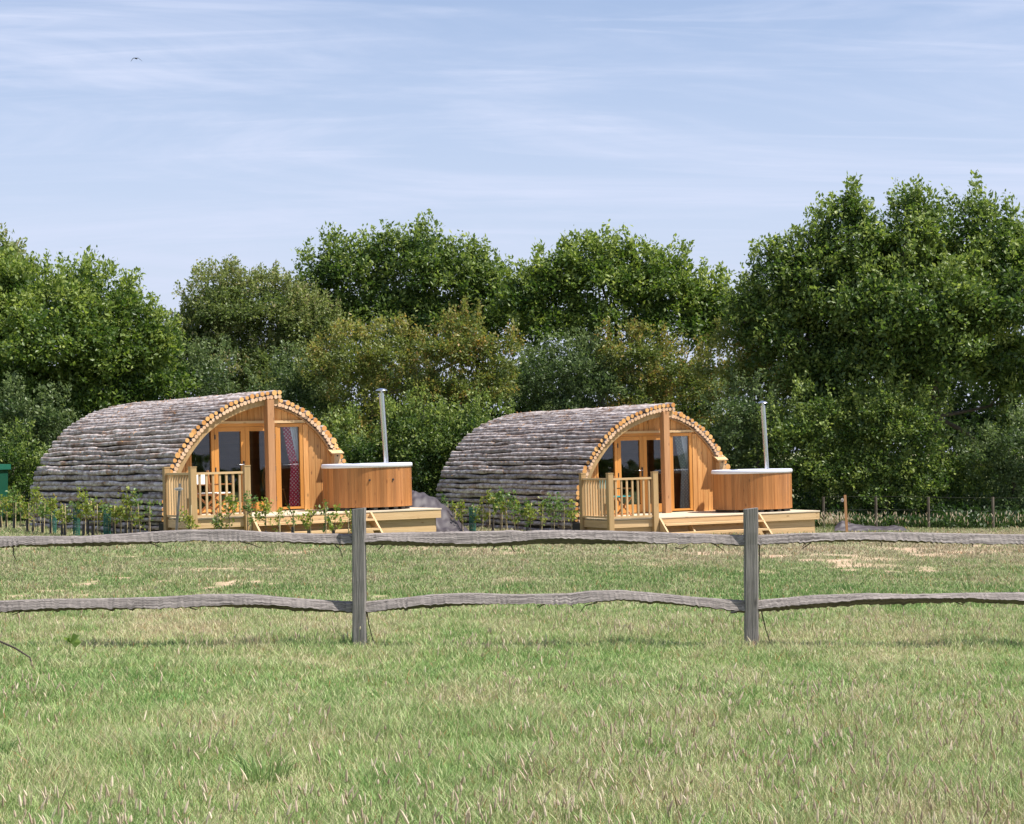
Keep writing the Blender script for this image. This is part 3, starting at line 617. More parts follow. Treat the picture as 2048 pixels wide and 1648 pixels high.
def build_tub(MW, label, seed):
    random.seed(seed); root = empty('hot_tub', mw=MW); tag(root, label, 'hot tub', 'wood fired hot tubs on the decks')
    cx, cy, R = 1.66, -1.50, .955
    z0, z1 = DZ + .065, DZ + .90
    mb = MB(); n = 78
    for i in range(n):                    # every stave, some narrower
        a0 = 2 * math.pi * i / n; a1 = 2 * math.pi * (i + .97) / n; P = []
        for z in (z0, z1):
            for r in (R - .03, R):
                for a in (a0, a1): P.append((cx + r * math.cos(a), cy + r * math.sin(a), z))
        P = np.array(P); Fc = [(2, 3, 7, 6), (0, 2, 6, 4), (1, 5, 7, 3), (4, 6, 7, 5), (0, 1, 3, 2), (0, 4, 5, 1)]
        G = np.stack([P[:, 2], np.full(8, a0) * R + np.array([0, .07, 0, .07] * 2), P[:, 1] * 0], 1) + RNG.random(3) * 40
        mb.add(P, Fc, G, tint=random.random())
    mb.build('staves', M['tub'], root)
    mb = MB(); mb.lathe([(R - .09, z0 + .1), (R - .09, z1 + .055), (R - .06, z1 + .085), (R, z1 + .09), (R + .018, z1 + .08), (R + .026, z1 + .05), (R + .022, z1 + .005), (R - .02, z1)], 72, (cx, cy, 0)); mb.build('rim', M['white'], root)
    mb = MB(); mb.lathe([(.001, z1 - .0), (R - .085, z1 - .0)], 48, (cx, cy, 0)); mb.build('cover', M['white'], root)
    for k in range(-3, 4): mb = MB(); mb.box((cx + k * .24, cy, DZ + .03), (.09, 2 * math.sqrt(max(.01, .86 ** 2 - (k * .24) ** 2)), .055)); mb.build('bearer', M['greypost'], root)
    mb = MB(); mb.lathe([(R - .05, z0 + .0), (.01, z0 + .001)], 40, (cx, cy, 0)); mb.build('base', M['dark'], root)
    # nozzle caps on the side
    for a in (-2.0, -1.45, -.55):
        p = Vector((cx + R * math.cos(a), cy + R * math.sin(a), 1.13 if seed % 2 else 0.7)); d = Vector((math.cos(a), math.sin(a), 0))
        if seed % 2: mb = MB(); mb.tube([p - d * .01, p + d * .02], .022, 10, smooth=False); mb.build('vent_cap', M['black'], root)
    bx, by = 2.36, -1.1
    bot = Vector((bx, by, z1 - .1)); top = Vector((bx - .085, by, 3.0))
    mb = MB(); seg = [bot, bot.lerp(top, .42)]; mb.tube([bot, bot.lerp(top, .43)], .054, 20); mb.tube([bot.lerp(top, .425), top], .057, 20); mb.tube([bot.lerp(top, .422), bot.lerp(top, .435)], .061, 20)
    ch = mb.build('chimney', M['steel'], root)
    d = (top - bot).normalized(); mb = MB()
    mb.tube([top - d * .02, top + d * .07], .022, 8); mb.tube([top - d * .02 + Vector((.035, 0, 0)), top + d * .07 + Vector((.035, 0, 0))], .006, 6)
    mb.lathe([(.135, .055), (.12, .075), (.07, .10), (.01, .112)], 24, tuple(top)); mb.lathe([(.135, .055), (.11, .066), (.01, .07)], 24, tuple(top))
    mb.build('cowl', M['steel'], ch)
    return root

TILT = R_(1.4)
def site(x, y, z, th): return Matrix.Translation((x, y, z)) @ Matrix.Rotation(-TILT, 4, 'Y') @ Matrix.Rotation(R_(th), 4, 'Z')
S1 = site(-5.29, 41.8, -.02, 32); S2 = site(3.62, 46.2, -.19, 25) @ Matrix.Diagonal((.98, .97, 1, 1))
build_cabin(S1, 'left log cabin with silvery grey logs and a red spotted curtain', 11, .0)
build_cabin(S2, 'right log cabin with darker brown patched logs and a pale curtain', 23, .16)
build_deck(S1, 'pale pine deck with railings in front of the left cabin', 5)
build_deck(S2, 'pale pine deck with railings in front of the right cabin', 6)
build_tub(S1, 'round hot tub with small black caps on its side on the left deck', 1)
build_tub(S2, 'round knotty hot tub without caps on the right deck', 2)

def local(MW, name, label, cat, loc, rz=0, group=None):
    o = empty(name, mw=MW @ Matrix.Translation(loc) @ Matrix.Rotation(R_(rz), 4, 'Z')); tag(o, label, cat, group); return o
def director_chair(MW, loc, rz, canvas, label):        # faces local +x
    o = local(MW, 'director_chair', label, 'chair', loc, rz, 'folding chairs on the decks')
    for s in (-1, 1):
        y = s * .28
        mb = MB(); mb.bar((-.24, y, .02), (.24, y, .43), .03, .04); mb.build('leg', M['chairwood'], o); mb = MB(); mb.bar((.24, y + s * .005, .02), (-.24, y + s * .005, .43), .03, .04); mb.build('leg', M['chairwood'], o)
        mb = MB(); mb.bar((-.27, y, .64), (.30, y, .64), .055, .025); mb.build('armrest', M['chairwood'], o)
        mb = MB(); mb.bar((-.24, y, .40), (-.30, y, .93), .028, .04); mb.build('upright', M['chairwood'], o); mb = MB(); mb.bar((.2, y, .42), (.2, y, .63), .028, .035); mb.build('upright', M['chairwood'], o)
        mb = MB(); mb.bar((-.25, y, .43), (.26, y, .43), .03, .035); mb.build('seat_rail', M['chairwood'], o)
    mb = MB(); mb.bar((-.24, -.26, .05), (-.24, .26, .05), .03, .03); mb.build('stretcher', M['chairwood'], o); mb = MB(); mb.bar((.24, -.26, .05), (.24, .26, .05), .03, .03); mb.build('stretcher', M['chairwood'], o)
    mb = MB(); mb.box((.0, 0, .462), (.46, .56, .022)); mb.build('seat', canvas, o)
    mb = MB(); n = 7
    for i in range(n):
        t0 = -.3 + .6 * i / n; t1 = -.3 + .6 * (i + 1) / n; f = lambda t: -.30 - .03 * (1 - (t / .3) ** 2)
        mb.add([(f(t0) - .0, t0, .64), (f(t1), t1, .64), (f(t1) - .02, t1, .86), (f(t0) - .02, t0, .86), (f(t0) + .012, t0, .64), (f(t1) + .012, t1, .64), (f(t1) - .008, t1, .86), (f(t0) - .008, t0, .86)], [(0, 1, 2, 3), (7, 6, 5, 4), (3, 2, 6, 7), (0, 4, 5, 1)])
    mb.build('back_rest', canvas, o)
    return o
director_chair(S1, (-1.80, -1.3, DZ), -52, M['canvas_white'], 'wooden folding chair with cream canvas behind the left deck railing')
director_chair(S2, (-1.98, -1.3, DZ), -72, M['canvas_teal'], 'wooden folding chair with teal canvas behind the right deck railing')
def spindle_chair(MW, loc, rz, label):
    o = local(MW, 'spindle_chair', label, 'chair', loc, rz, 'spindle back chairs inside the cabins')
    mb = MB(); mb.lathe([(.01, .47), (.2, .475), (.215, .46), (.2, .44), (.01, .44)], 20); mb.build('seat', M['larch_frame'], o)
    for sx in (-1, 1):
        for sy in (-1, 1): mb = MB(); mb.tube([(sx * .13, sy * .13, .44), (sx * .2, sy * .2, 0)], [.016, .013], 8); mb.build('leg', M['larch_frame'], o)
    mb = MB(); a = np.linspace(0, math.pi, 15); mb.tube(np.stack([.19 * np.cos(a), .17 + .08 * np.sin(a), .47 + .48 * np.sin(a)], 1), .012, 8); mb.build('hoop_back', M['larch_frame'], o)
    for t in np.linspace(-.11, .11, 5): mb = MB(); mb.tube([(t, .17, .47), (t * 1.1, .24, .47 + .48 * math.sqrt(1 - (t * 1.1 / .19) ** 2))], .006, 6); mb.build('spindle', M['larch_frame'], o)
    return o
spindle_chair(S1, (.42, .5, DZ), 20, 'wooden hoop back chair behind the window of the left cabin')
spindle_chair(S2, (.36, .6, DZ), -15, 'wooden hoop back chair behind the window of the right cabin')
def curtain(MW, label, mat, x0, x1, gather_z, liner):
    o = local(MW, 'curtain', label, 'curtain', (0, 0, 0))
    def drape(name, mat, xa, xb, ga, gb, y, zt):
        nz, nx = 40, 36; V = []
        for i in range(nz):
            z = DZ + .05 + (zt - DZ - .05) * i / (nz - 1); u = abs(z - gather_z) / (1.0 if z > gather_z else .95); u = min(1, u) ** .8
            l = ga + (xa - ga) * u if z > gather_z else ga - .07 * u; r = gb + ((xb - gb) * u if z > gather_z else 0)
            for j in range(nx): t = j / (nx - 1); V.append((l + (r - l) * t, y + .022 * math.sin(t * 36) * (.6 + .4 * u), z))
        Fc = np.array([(i * nx + j, i * nx + j + 1, (i + 1) * nx + j + 1, (i + 1) * nx + j) for i in range(nz - 1) for j in range(nx - 1)])
        return npmesh(name, np.array(V), Fc, mat, T=np.full(len(V), .5), parent=o, smooth=True)
    drape('spotted_cloth', mat, .40, .56, .60, .80, .055, 2.38)
    drape('liner', M['voile'], .46, .92, .72, .92, .10, 2.38)
    return o
curtain(S1, 'red curtain with white spots tied back inside the left cabin window', M['curt_red'], .42, .84, 1.45, True)
curtain(S2, 'pale grey flowered curtain tied back inside the right cabin window', M['curt_grey'], .42, .84, 1.45, True)

# ------------------------------------------------------------------ post and rail fence
FY = EYE * F / (1297 - HY)           # distance of the fence
def fw(px, py): return ((px - PX0) * FY / F, EYE - (py - HY) * FY / F)
fence = empty('post_and_rail_fence', (0, FY, 0)); tag(fence, 'weathered grey cleft oak post and rail fence across the whole foreground', 'fence')
def fpost(px, topy, basey, w=.122, lean=.006):
    x, zt_ = fw(px, topy); _, zb = fw(px, basey); zs = np.linspace(-.25, zt_, 15); k = 8; mb = MB(); V = []; G = []
    prof = [(-.5, -.42), (-.42, -.5), (.40, -.5), (.5, -.38), (.5, .42), (.42, .5), (-.42, .5), (-.5, .42)]
    for i, z in enumerate(zs):
        for a, b in prof: V.append((x - lean * z + a * w * (1 + random.uniform(-.035, .035)), b * w * .95 + random.uniform(-.003, .003), z + (0 if i < 14 else a * .015))); G.append((z, a * w, b * w))
    Fc = [(i * k + j, i * k + (j + 1) % k, (i + 1) * k + (j + 1) % k, (i + 1) * k + j) for i in range(14) for j in range(k)] + [tuple(range(14 * k, 15 * k))]
    mb.add(V, Fc, np.array(G) + RNG.random(3) * 9, .5); return mb.build('post', M['fpost'], fence)
for px, ty, by in ((-66, 1019, 1297), (719.5, 1017, 1297), (1503, 1017, 1300), (2289, 1018, 1298)): fpost(px, ty, by)
RAILS = [
 ([(-90, 1070), (0, 1072), (167, 1072), (278, 1065), (371, 1058.6), (464, 1058.6), (538, 1063.8), (631, 1067.5), (720, 1068)], [(-90, 1098), (0, 1097), (37, 1093), (185, 1093), (278, 1088), (371, 1083), (464, 1083), (556, 1085), (631, 1089), (720, 1091)], 0, .72),
 ([(-90, 1203), (0, 1201), (93, 1197), (186, 1196.7), (315, 1193.7), (408, 1188), (501, 1188.5), (594, 1197), (720, 1204)], [(-90, 1226), (0, 1226), (93, 1223), (186, 1220), (315, 1218), (408, 1214), (520, 1215), (594, 1222), (720, 1226)], 0, .85),
 ([(682, 1069), (733, 1066.4), (826, 1064.7), (926, 1063), (1000, 1062), (1023, 1059.5), (1045, 1063), (1075, 1060.4), (1224, 1061.4), (1300, 1064), (1464, 1070), (1503, 1070)], [(682, 1089), (733, 1089.6), (826, 1091), (945, 1093), (1025, 1091), (1091, 1087), (1224, 1088), (1340, 1087), (1410, 1086), (1464, 1090), (1503, 1091)], 1, .68),
 ([(692, 1205), (733, 1203), (793, 1196.5), (859, 1189), (942, 1186), (1042, 1188), (1141, 1186.6), (1175, 1181), (1241, 1179), (1340, 1188.6), (1410, 1195.3), (1503, 1201.5)], [(692, 1226), (733, 1224), (793, 1220), (876, 1213), (942, 1209), (1058, 1207), (1141, 1208), (1191, 1204), (1241, 1201), (1340, 1208.5), (1410, 1215.4), (1461, 1221), (1503, 1225)], 1, .85),
 ([(1464, 1073), (1519, 1070), (1610, 1065.7), (1738, 1064), (1830, 1064), (1939, 1066.5), (2048, 1068.7), (2310, 1070)], [(1464, 1091), (1519, 1089.5), (1610, 1085), (1738, 1083), (1830, 1085), (1939, 1088), (2048, 1088.5), (2310, 1092)], 1, .8),
 ([(1461, 1204), (1519, 1200), (1629, 1190), (1738, 1185.6), (1830, 1188), (1939, 1184.5), (2048, 1184.5), (2310, 1200)], [(1461, 1226), (1519, 1223.5), (1629, 1215.5), (1738, 1209), (1830, 1207), (1939, 1205), (2048, 1208.5), (2310, 1222)], 1, .5)]
def frail(top, bot, front, split):
    t = np.array(top, float); b = np.array(bot, float); xs = np.arange(t[0, 0], t[-1, 0] + 1, 5.0); T_ = np.interp(xs, t[:, 0], t[:, 1]); B_ = np.interp(xs, b[:, 0], b[:, 1])
    def sm(a):
        for _ in range(3): a[1:-1] = (a[:-2] + 2 * a[1:-1] + a[2:]) / 4
        return a
    T_ = sm(T_); B_ = sm(B_); n = len(xs); V = []; G = []; rg = np.random.default_rng(int(top[1][1] * 10 + top[0][0]) % 9999)
    jt = np.cumsum(rg.normal(0, .22, n)); jt -= np.linspace(jt[0], jt[-1], n); jt = np.clip(jt, -1.2, 1.2)
    sp = split + .12 * np.sin(xs / 70.0 + top[0][1]) + np.cumsum(rg.normal(0, .012, n)) * .6
    for i, px in enumerate(xs):
        X, zt_ = fw(px, T_[i] + jt[i] * .5); _, zb = fw(px, B_[i] + rg.uniform(-1.2, 1.6) + (3.0 * rg.random() if rg.random() < .10 else 0) - jt[i] * .4); h = zt_ - zb
        e = min(px - xs[0], xs[-1] - px) / 95.0; e = min(1, max(0, e)); dpt = .024 + .032 * e * e * (3 - 2 * e)
        s_ = min(.93, max(.3, sp[i])) * e + .9 * (1 - e); y0 = -.012 if front else .012
        # cross-section: back top, front top, arris, underside front, underside back, back
        sec = [(y0 + .012, zt_), (y0 - dpt * .35, zt_ - h * .10), (y0 - dpt, zt_ - h * s_), (y0 - dpt * .15, zb + h * .03), (y0 + .005, zb), (y0 + .034, zb + h * .35), (y0 + .034, zt_ - h * .2)]
        for y, z in sec: V.append((X, y + rg.uniform(-.0022, .0022), z + rg.uniform(-.0012, .0012))); G.append((X, y, z - zb))
    k = 7; Fc = [(i * k + j, i * k + (j + 1) % k, (i + 1) * k + (j + 1) % k, (i + 1) * k + j) for i in range(n - 1) for j in range(k)] + [tuple(range(k)), tuple(range((n - 1) * k, n * k))[::-1]]
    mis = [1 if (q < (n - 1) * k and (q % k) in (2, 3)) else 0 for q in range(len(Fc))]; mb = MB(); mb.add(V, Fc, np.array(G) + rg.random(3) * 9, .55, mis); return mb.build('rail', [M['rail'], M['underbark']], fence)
for r in RAILS: frail(*r)
# strips of bark hanging below the rails
for pts in ([(28, 1096), (27, 1108), (34, 1122)], [(300, 1086), (312, 1090), (322, 1095)], [(480, 1083), (500, 1087), (522, 1096)], [(670, 1090), (680, 1098), (686, 1115)], [(765, 1090), (758, 1098), (755, 1101)],
            [(990, 1091), (986, 1098), (983, 1103)], [(1022, 1090), (1026, 1100), (1031, 1104)], [(1332, 1086), (1332, 1095), (1331, 1104)], [(1418, 1084), (1435, 1092), (1450, 1103)], [(1350, 1095), (1362, 1098), (1378, 1090)],
            [(1610, 1085), (1605, 1093), (1607, 1099)], [(1622, 1085), (1612, 1092), (1604, 1097)], [(1760, 1083), (1763, 1087), (1762, 1092)], [(1945, 1088), (1945, 1092), (1943, 1095)], [(1075, 1210), (1080, 1212), (1076, 1220)], [(1195, 1205), (1170, 1211), (1160, 1225)], [(1135, 1207), (1143, 1211), (1147, 1216)],
            [(50, 1220), (35, 1226), (25, 1230)], [(1911, 1204), (1918, 1207), (1926, 1209)], [(380, 1215), (392, 1219), (398, 1217)], [(1090, 1208), (1082, 1211), (1077, 1217)]):
    P = [(fw(a, b)[0], -.01, fw(a, b)[1]) for a, b in pts]; mb = MB(); n = len(P); mb.tube(P, np.linspace(.012, .006, n), 5, sq=.5); mb.build('bark_strip', M['bark_strip'], fence)
for (a, b) in (((733, 1222), (747, 1286)), ((1524, 1224), (1543, 1292)), ((1520, 1090), (1521, 1200))):
    p = fw(*a); q = fw(*b); mb = MB(); mb.tube([(p[0], .03, p[1]), ((p[0] + q[0]) / 2 - .008, .03, (p[1] + q[1]) / 2), (q[0], .02, q[1])], [.012, .009, .007], 6, sq=.5); mb.build('bark_strip', M['bark_strip'], fence)

# ------------------------------------------------------------------ leaves
def leafmesh(cent, dirs, size, rng, asp=.55, curl=.25, up=.5):
    """one diamond leaf of four corners per centre; dirs = the way it points"""
    n = len(cent); r = rng.normal(size=(n, 3)); r[:, 2] += up * 2; s = np.cross(dirs, r); s /= np.linalg.norm(s, axis=1)[:, None] + 1e-9
    L_ = (size * (.45 + 1.0 * rng.random(n) ** 1.3))[:, None]; w = L_ * asp * .5
    nrm = np.cross(s, dirs); base = cent; tip = cent + dirs * L_ ; mid = cent + dirs * L_ * .48
    V = np.stack([base, mid + s * w + nrm * w * curl, tip, mid - s * w + nrm * w * curl], 1).reshape(-1, 3)
    return V, (np.arange(n) * 4)[:, None] + np.arange(4)[None]
def crown(lobes, rng, size, dens, leaves=6, spike=0, fill=.25, tw=.5):
    cs = []; ds = []; ts = []
    for (c, r) in lobes:
        c = np.array(c); subs = [(c, r * .82, .30)]
        for _ in range(int(17 + 13 * r)):
            d = rng.normal(size=3); d /= np.linalg.norm(d); d[1] = -abs(d[1]) if rng.random() < .7 else d[1]; d[2] = abs(d[2]) * .9 if rng.random() < .6 else d[2]
            subs.append((c + d * r * rng.uniform(.62, .92), r * rng.uniform(.13, .33), 1.35))
        for (p, q, wgt) in subs:
            n = int(dens * 4 * math.pi * q * q * wgt); d = rng.normal(size=(n, 3)); d /= np.linalg.norm(d, axis=1)[:, None]
            k = ~((d[:, 1] > .35) & (rng.random(n) < .7)); d = d[k]; n = len(d)
            lump = 1 + .34 * np.sin(d[:, 0] * 7 + p[0] * 3) * np.sin(d[:, 2] * 6 + p[2] * 5) + .12 * np.sin(d[:, 1] * 11 + p[0])
            rad = np.where(rng.random(n) < fill, rng.random(n) ** .5, 1 + rng.normal(0, .09, n)) * lump
            pos = p + d * (q * rad)[:, None] * (np.array([1.12, 1, .62]) if wgt > 1 else 1); tt = rng.normal(0, .19) + .46 + .25 * (rng.random(n) - .5)
            cs.append(pos); ds.append(d); ts.append(tt)
        for _ in range(int(1.5 * spike * r * r)):          # leading shoots standing out of the outline
            d = rng.normal(size=3); d[2] = abs(d[2]) + .5; d[1] *= .5; d /= np.linalg.norm(d); up = d * .45 + np.array([rng.normal(0, .2), rng.normal(0, .2), 1]); up /= np.linalg.norm(up)
            ln = rng.uniform(.15, .8) * tw * 1.6; k = int(ln / .045); t = np.linspace(0, 1, k)[:, None]; st = c + d * r * 1.02
            pos = st + up * ln * t + rng.normal(0, .035, (k, 3)) * (1.3 - t); cs.append(pos); ds.append(np.repeat(up[None], k, 0)); ts.append(np.full(k, .62) + .2 * rng.random(k))
    P = np.concatenate(cs); D = np.concatenate(ds); T = np.concatenate(ts)
    k = leaves; P = np.repeat(P, k, 0); D = np.repeat(D, k, 0); T = np.repeat(T, k) + rng.normal(0, .17, len(P))
    D = D * .55 + rng.normal(0, .75, D.shape) + np.array([0, 0, .22]); D /= np.linalg.norm(D, axis=1)[:, None]
    P = P + rng.normal(0, size * .55, P.shape)
    V, Fq = leafmesh(P, D, np.full(len(P), size), rng)
    return V, Fq, np.repeat(np.clip(T, 0, 1), 4)
def limb(mb, p, q, r0, r1, rng, n=7, bend=.12):
    p = np.array(p, float); q = np.array(q, float); t = np.linspace(0, 1, n)[:, None]; ln = np.linalg.norm(q - p)
    off = np.sin(t * math.pi) * rng.normal(0, bend * ln, 3) + np.sin(t * 2 * math.pi) * rng.normal(0, bend * .4 * ln, 3)
    pts = p + (q - p) * t + off; mb.tube(pts, np.linspace(r0, r1, n), 7); return pts
def plant(name, label, cat, group, D, lobes, mat, size=.115, dens=26, spike=5, leaves=5, fill=.25, trunk=None, seed=0, tr=.16, twigs=10, asp=.55, drop=0):
    rng = np.random.default_rng(seed + 100)
    ex = []; L3 = []; lobes = [(q[0], q[1] + (drop if q[1] < 620 else 0)) + tuple(q[2:]) for q in lobes]
    if cat == 'tree':
        for i in range(len(lobes)):
            for j in range(i):
                a, b = lobes[i], lobes[j]; d = math.hypot(a[0] - b[0], a[1] - b[1])
                if .75 < d / (a[2] + b[2]) < 1.12 and (a[1] + b[1]) / 2 > min(q[1] for q in lobes) + 130: ex.append(((a[0] + b[0]) / 2, (a[1] + b[1]) / 2 + 8, min(a[2], b[2]) * .72, .8))
        lobes += ex
    for e in lobes:
        px, py, r = e[:3]; dd = e[3] if len(e) > 3 else 0; Y = D + dd; x, y, z = at(px, py, Y); L3.append(((x, y, z), r * Y / F))
    if trunk is None: tx = float(np.mean([q[0][0] for q in L3])); ty = D
    else: ty = D; tx = (trunk - PX0) * D / F
    gz = tzf(tx, ty); root = empty(name, (tx, ty, gz)); tag(root, label, cat, group)
    V, Fq, T = crown(L3, rng, size * 1.16, dens * .80, leaves, spike, fill)
    k = V[:, 2] > tz(V[:, 0], V[:, 1]) - .05; 
    V = V - np.array([tx, ty, gz]); keep = k.reshape(-1, 4).all(1); V = V.reshape(-1, 4, 3)[keep].reshape(-1, 3); T = T.reshape(-1, 4)[keep].ravel(); Fq = np.arange(len(V)).reshape(-1, 4)
    npmesh('crown', V, Fq, mat, T=T, parent=root)
    mb = MB(); top = sorted(L3, key=lambda q: -q[0][2])[0][0]; fork = np.array([(tx * .6 + top[0] * .4), ty, gz + (top[2] - gz) * .35])
    main = limb(mb, (tx, ty, gz - .1), fork, tr, tr * .75, rng, bend=.04); lead = limb(mb, fork, (top[0], ty + .6, top[2]), tr * .7, tr * .12, rng, 12, bend=.07)
    sel = L3[:len(L3) - len(ex)][::2] if cat == 'tree' else L3[::2]
    for (c, r) in sel:
        c = (c[0], max(c[1], ty) + .5, c[2]); q = lead[int(np.clip((c[2] - fork[2]) / (top[2] - fork[2] + .01) * 8 - 2, 0, 9))]
        pts = limb(mb, q, c, tr * .34, tr * .10, rng)
        for _ in range(twigs // 3):
            d = rng.normal(size=3); d /= np.linalg.norm(d); d[2] = abs(d[2]); d[1] = abs(d[1]); limb(mb, pts[rng.integers(3, 7)], np.array(c) + d * r * .9, tr * .12, tr * .03, rng, 5)
    o = mb.build('trunk', M['twig'], root); o.matrix_parent_inverse = Matrix.Translation((-tx, -ty, -gz))
    return root
GT = 'trees behind the cabins'; GS = 'shrubs of the hedge behind the cabins'
plant('distant_tree', 'distant pale tree peeping over the far left treetops', 'tree', GT, 84, [(0, 525, 55), (-50, 560, 70), (35, 560, 45)], M['willow'], .16, 20, 4, 5, seed=1)
plant('oak_tree', 'bright green leafy tree on the far left, towering above the green shed', 'tree', GT, 57, [(50, 600, 95), (180, 600, 95, -.5), (245, 610, 58), (-70, 590, 120), (120, 570, 70, 1), (285, 720, 85, -.3), (120, 730, 130, -1), (335, 790, 60, -.3), (-40, 760, 130), (200, 830, 110), (60, 870, 100), (250, 560, 30), (170, 530, 42), (20, 540, 50), (310, 690, 55), (280, 640, 40)], M['oakb'], .115, 27, 7, 5, trunk=110, seed=2, tr=.25, drop=42)
plant('willow_tree', 'feathery olive tree between the bright left tree and the middle oak', 'tree', GT, 61, [(450, 640, 88), (530, 650, 85), (395, 715, 70), (600, 690, 62), (640, 740, 50), (470, 760, 100), (560, 800, 100), (370, 680, 38), (440, 590, 42), (500, 600, 36), (570, 630, 40), (340, 740, 55), (405, 640, 36), (640, 670, 50), (600, 640, 45)], M['willow'], .085, 34, 26, 6, trunk=480, seed=3, drop=56)
plant('oak_tree', 'tall round oak left of the centre with sky showing under it', 'tree', GT, 63, [(700, 530, 75), (830, 505, 72), (905, 530, 72), (640, 590, 52), (760, 590, 80), (880, 610, 80), (975, 570, 55), (820, 640, 60), (700, 640, 52), (955, 650, 60), (740, 480, 45), (1030, 600, 55), (1010, 640, 50), (965, 530, 48), (1010, 545, 42), (645, 515, 50), (625, 550, 42), (680, 480, 45), (660, 600, 45), (785, 470, 52), (850, 462, 52), (915, 490, 50), (960, 510, 48)], M['oak'], .12, 23, 8, 5, fill=.18, trunk=840, seed=4, tr=.22, drop=50)
plant('oak_tree', 'wide green oak directly behind the right cabin roof', 'tree', GT, 61, [(1200, 530, 82), (1110, 560, 72), (1310, 545, 75), (1395, 620, 62), (1065, 620, 58), (1230, 650, 100), (1340, 670, 90), (1120, 680, 80), (1190, 480, 35), (1350, 500, 34), (1420, 570, 40), (1065, 550, 48), (1110, 505, 50), (1150, 500, 48), (1400, 560, 52), (1445, 600, 44), (1440, 660, 50), (1040, 620, 55), (1245, 495, 50), (1300, 510, 50)], M['oakb'], .118, 26, 9, 5, trunk=1250, seed=5, tr=.20, drop=46)
plant('oak_tree', 'tallest tree, the big oak filling the right edge', 'tree', GT, 55, [(1700, 440, 82), (1830, 430, 82), (1960, 440, 80), (2070, 500, 110), (1590, 500, 66), (1545, 590, 62), (1690, 580, 120), (1850, 590, 130, -1), (2000, 640, 120, -.6), (1600, 700, 85), (1740, 760, 105, -.5), (1890, 740, 100), (2060, 790, 90), (1520, 680, 45), (1705, 365, 40), (1690, 400, 50), (1820, 355, 38), (1830, 395, 48), (1945, 372, 42), (2010, 400, 34), (1640, 430, 36), (1650, 820, 80), (1990, 900, 50, 1.5), (1530, 510, 50), (1500, 580, 48), (1765, 490, 75, 1), (1895, 490, 75, 1), (1560, 450, 36), (1480, 620, 40), (1650, 490, 70), (1760, 560, 80, -.8), (1950, 560, 80, -1), (1800, 680, 90, -1.2)], M['oak'], .118, 26, 9, 5, trunk=1900, seed=6, tr=.22, drop=62)
HG = [
 ('hawthorn_shrub', 'rusty tinged hawthorn behind the left hot tub chimney', [(700, 740, 68), (640, 765, 45), (780, 730, 68), (770, 680, 30), (740, 850, 85), (690, 690, 28)], 'hawred', 57, 7),
 ('hawthorn_shrub', 'rusty hawthorn with a tall peak between the two cabins', [(900, 740, 75), (935, 690, 48), (1000, 730, 52), (925, 655, 25), (960, 800, 70), (860, 800, 70)], 'haw', 56.5, 8),
 ('leafy_shrub', 'dense green shrub low behind the left hot tub', [(830, 900, 80), (740, 950, 70), (690, 920, 70), (860, 990, 65), (790, 1010, 60)], 'oak', 55, 9),
 ('leafy_shrub', 'green shrub filling the gap between the two cabins', [(900, 900, 65), (880, 980, 60), (940, 950, 60), (850, 930, 60), (960, 880, 60)], 'oak', 54.5, 10),
 ('grey_shrub', 'grey green shrub over the back of the right cabin roof', [(1090, 770, 60), (1160, 760, 65), (1040, 800, 50), (1230, 790, 60), (1130, 840, 70)], 'greyleaf', 58, 11),
 ('hawthorn_shrub', 'olive brown shrub over the front of the right cabin roof', [(1290, 740, 62), (1350, 770, 65), (1240, 720, 50), (1290, 830, 75), (1400, 800, 60)], 'haw', 58, 12),
 ('hawthorn_shrub', 'rust topped hawthorn left of the big right oak', [(1500, 700, 60), (1460, 680, 42), (1545, 740, 65), (1440, 760, 60), (1520, 640, 30), (1590, 790, 55)], 'hawred', 56, 13),
 ('leafy_shrub', 'pale spiky shrub right of the right hot tub chimney', [(1480, 850, 70), (1460, 920, 60), (1520, 900, 60), (1590, 900, 60)], 'greyleaf', 54, 14),
 ('leafy_shrub', 'dark shrub beside the right end of the right deck', [(1620, 970, 70), (1580, 900, 70), (1660, 1010, 55), (1690, 940, 60), (1730, 870, 60), (1640, 840, 60)], 'oak', 53.2, 15),
 ('leafy_shrub', 'dark undergrowth behind the leaning wooden stake', [(1750, 960, 70), (1800, 1010, 55), (1720, 1020, 45), (1790, 890, 70), (1840, 970, 60), (1830, 860, 60), (1760, 830, 55)], 'oak', 53, 16),
 ('bramble_bush', 'bramble bush under the big oak at the right', [(1880, 1010, 50), (1830, 1030, 35), (1930, 980, 52), (1900, 940, 45), (1960, 1030, 35), (1860, 1050, 28), (1915, 1050, 26)], 'oak', 53.5, 17),
 ('bramble_bush', 'pale bramble bush at the right edge under the big oak', [(2010, 1020, 45), (2030, 900, 60), (1960, 930, 45), (2060, 990, 60), (2000, 960, 42), (2050, 1040, 35)], 'greyleaf', 53, 18),
 ('leafy_shrub', 'grey green shrub behind the back end of the left cabin', [(60, 890, 60), (110, 850, 50), (20, 850, 60), (130, 930, 60)], 'greyleaf', 54, 19),
 ('leafy_shrub', 'shrub beside the green shed at the left edge', [(60, 980, 55), (20, 930, 55), (110, 980, 50), (-30, 970, 60)], 'oak', 52.8, 20),
 ('grey_shrub', 'grey green shrub over the middle of the left cabin roof', [(420, 760, 55), (370, 770, 50), (560, 800, 60), (620, 830, 60), (600, 760, 50)], 'greyleaf', 58, 21)]
for nm, lb, lobes, mt, D, sd_ in HG:
    plant(nm, lb, 'shrub', GS, D, lobes, M[mt], .085 if mt != 'holly' else .10, 36, 16, 5, seed=sd_, tr=.07, twigs=6)
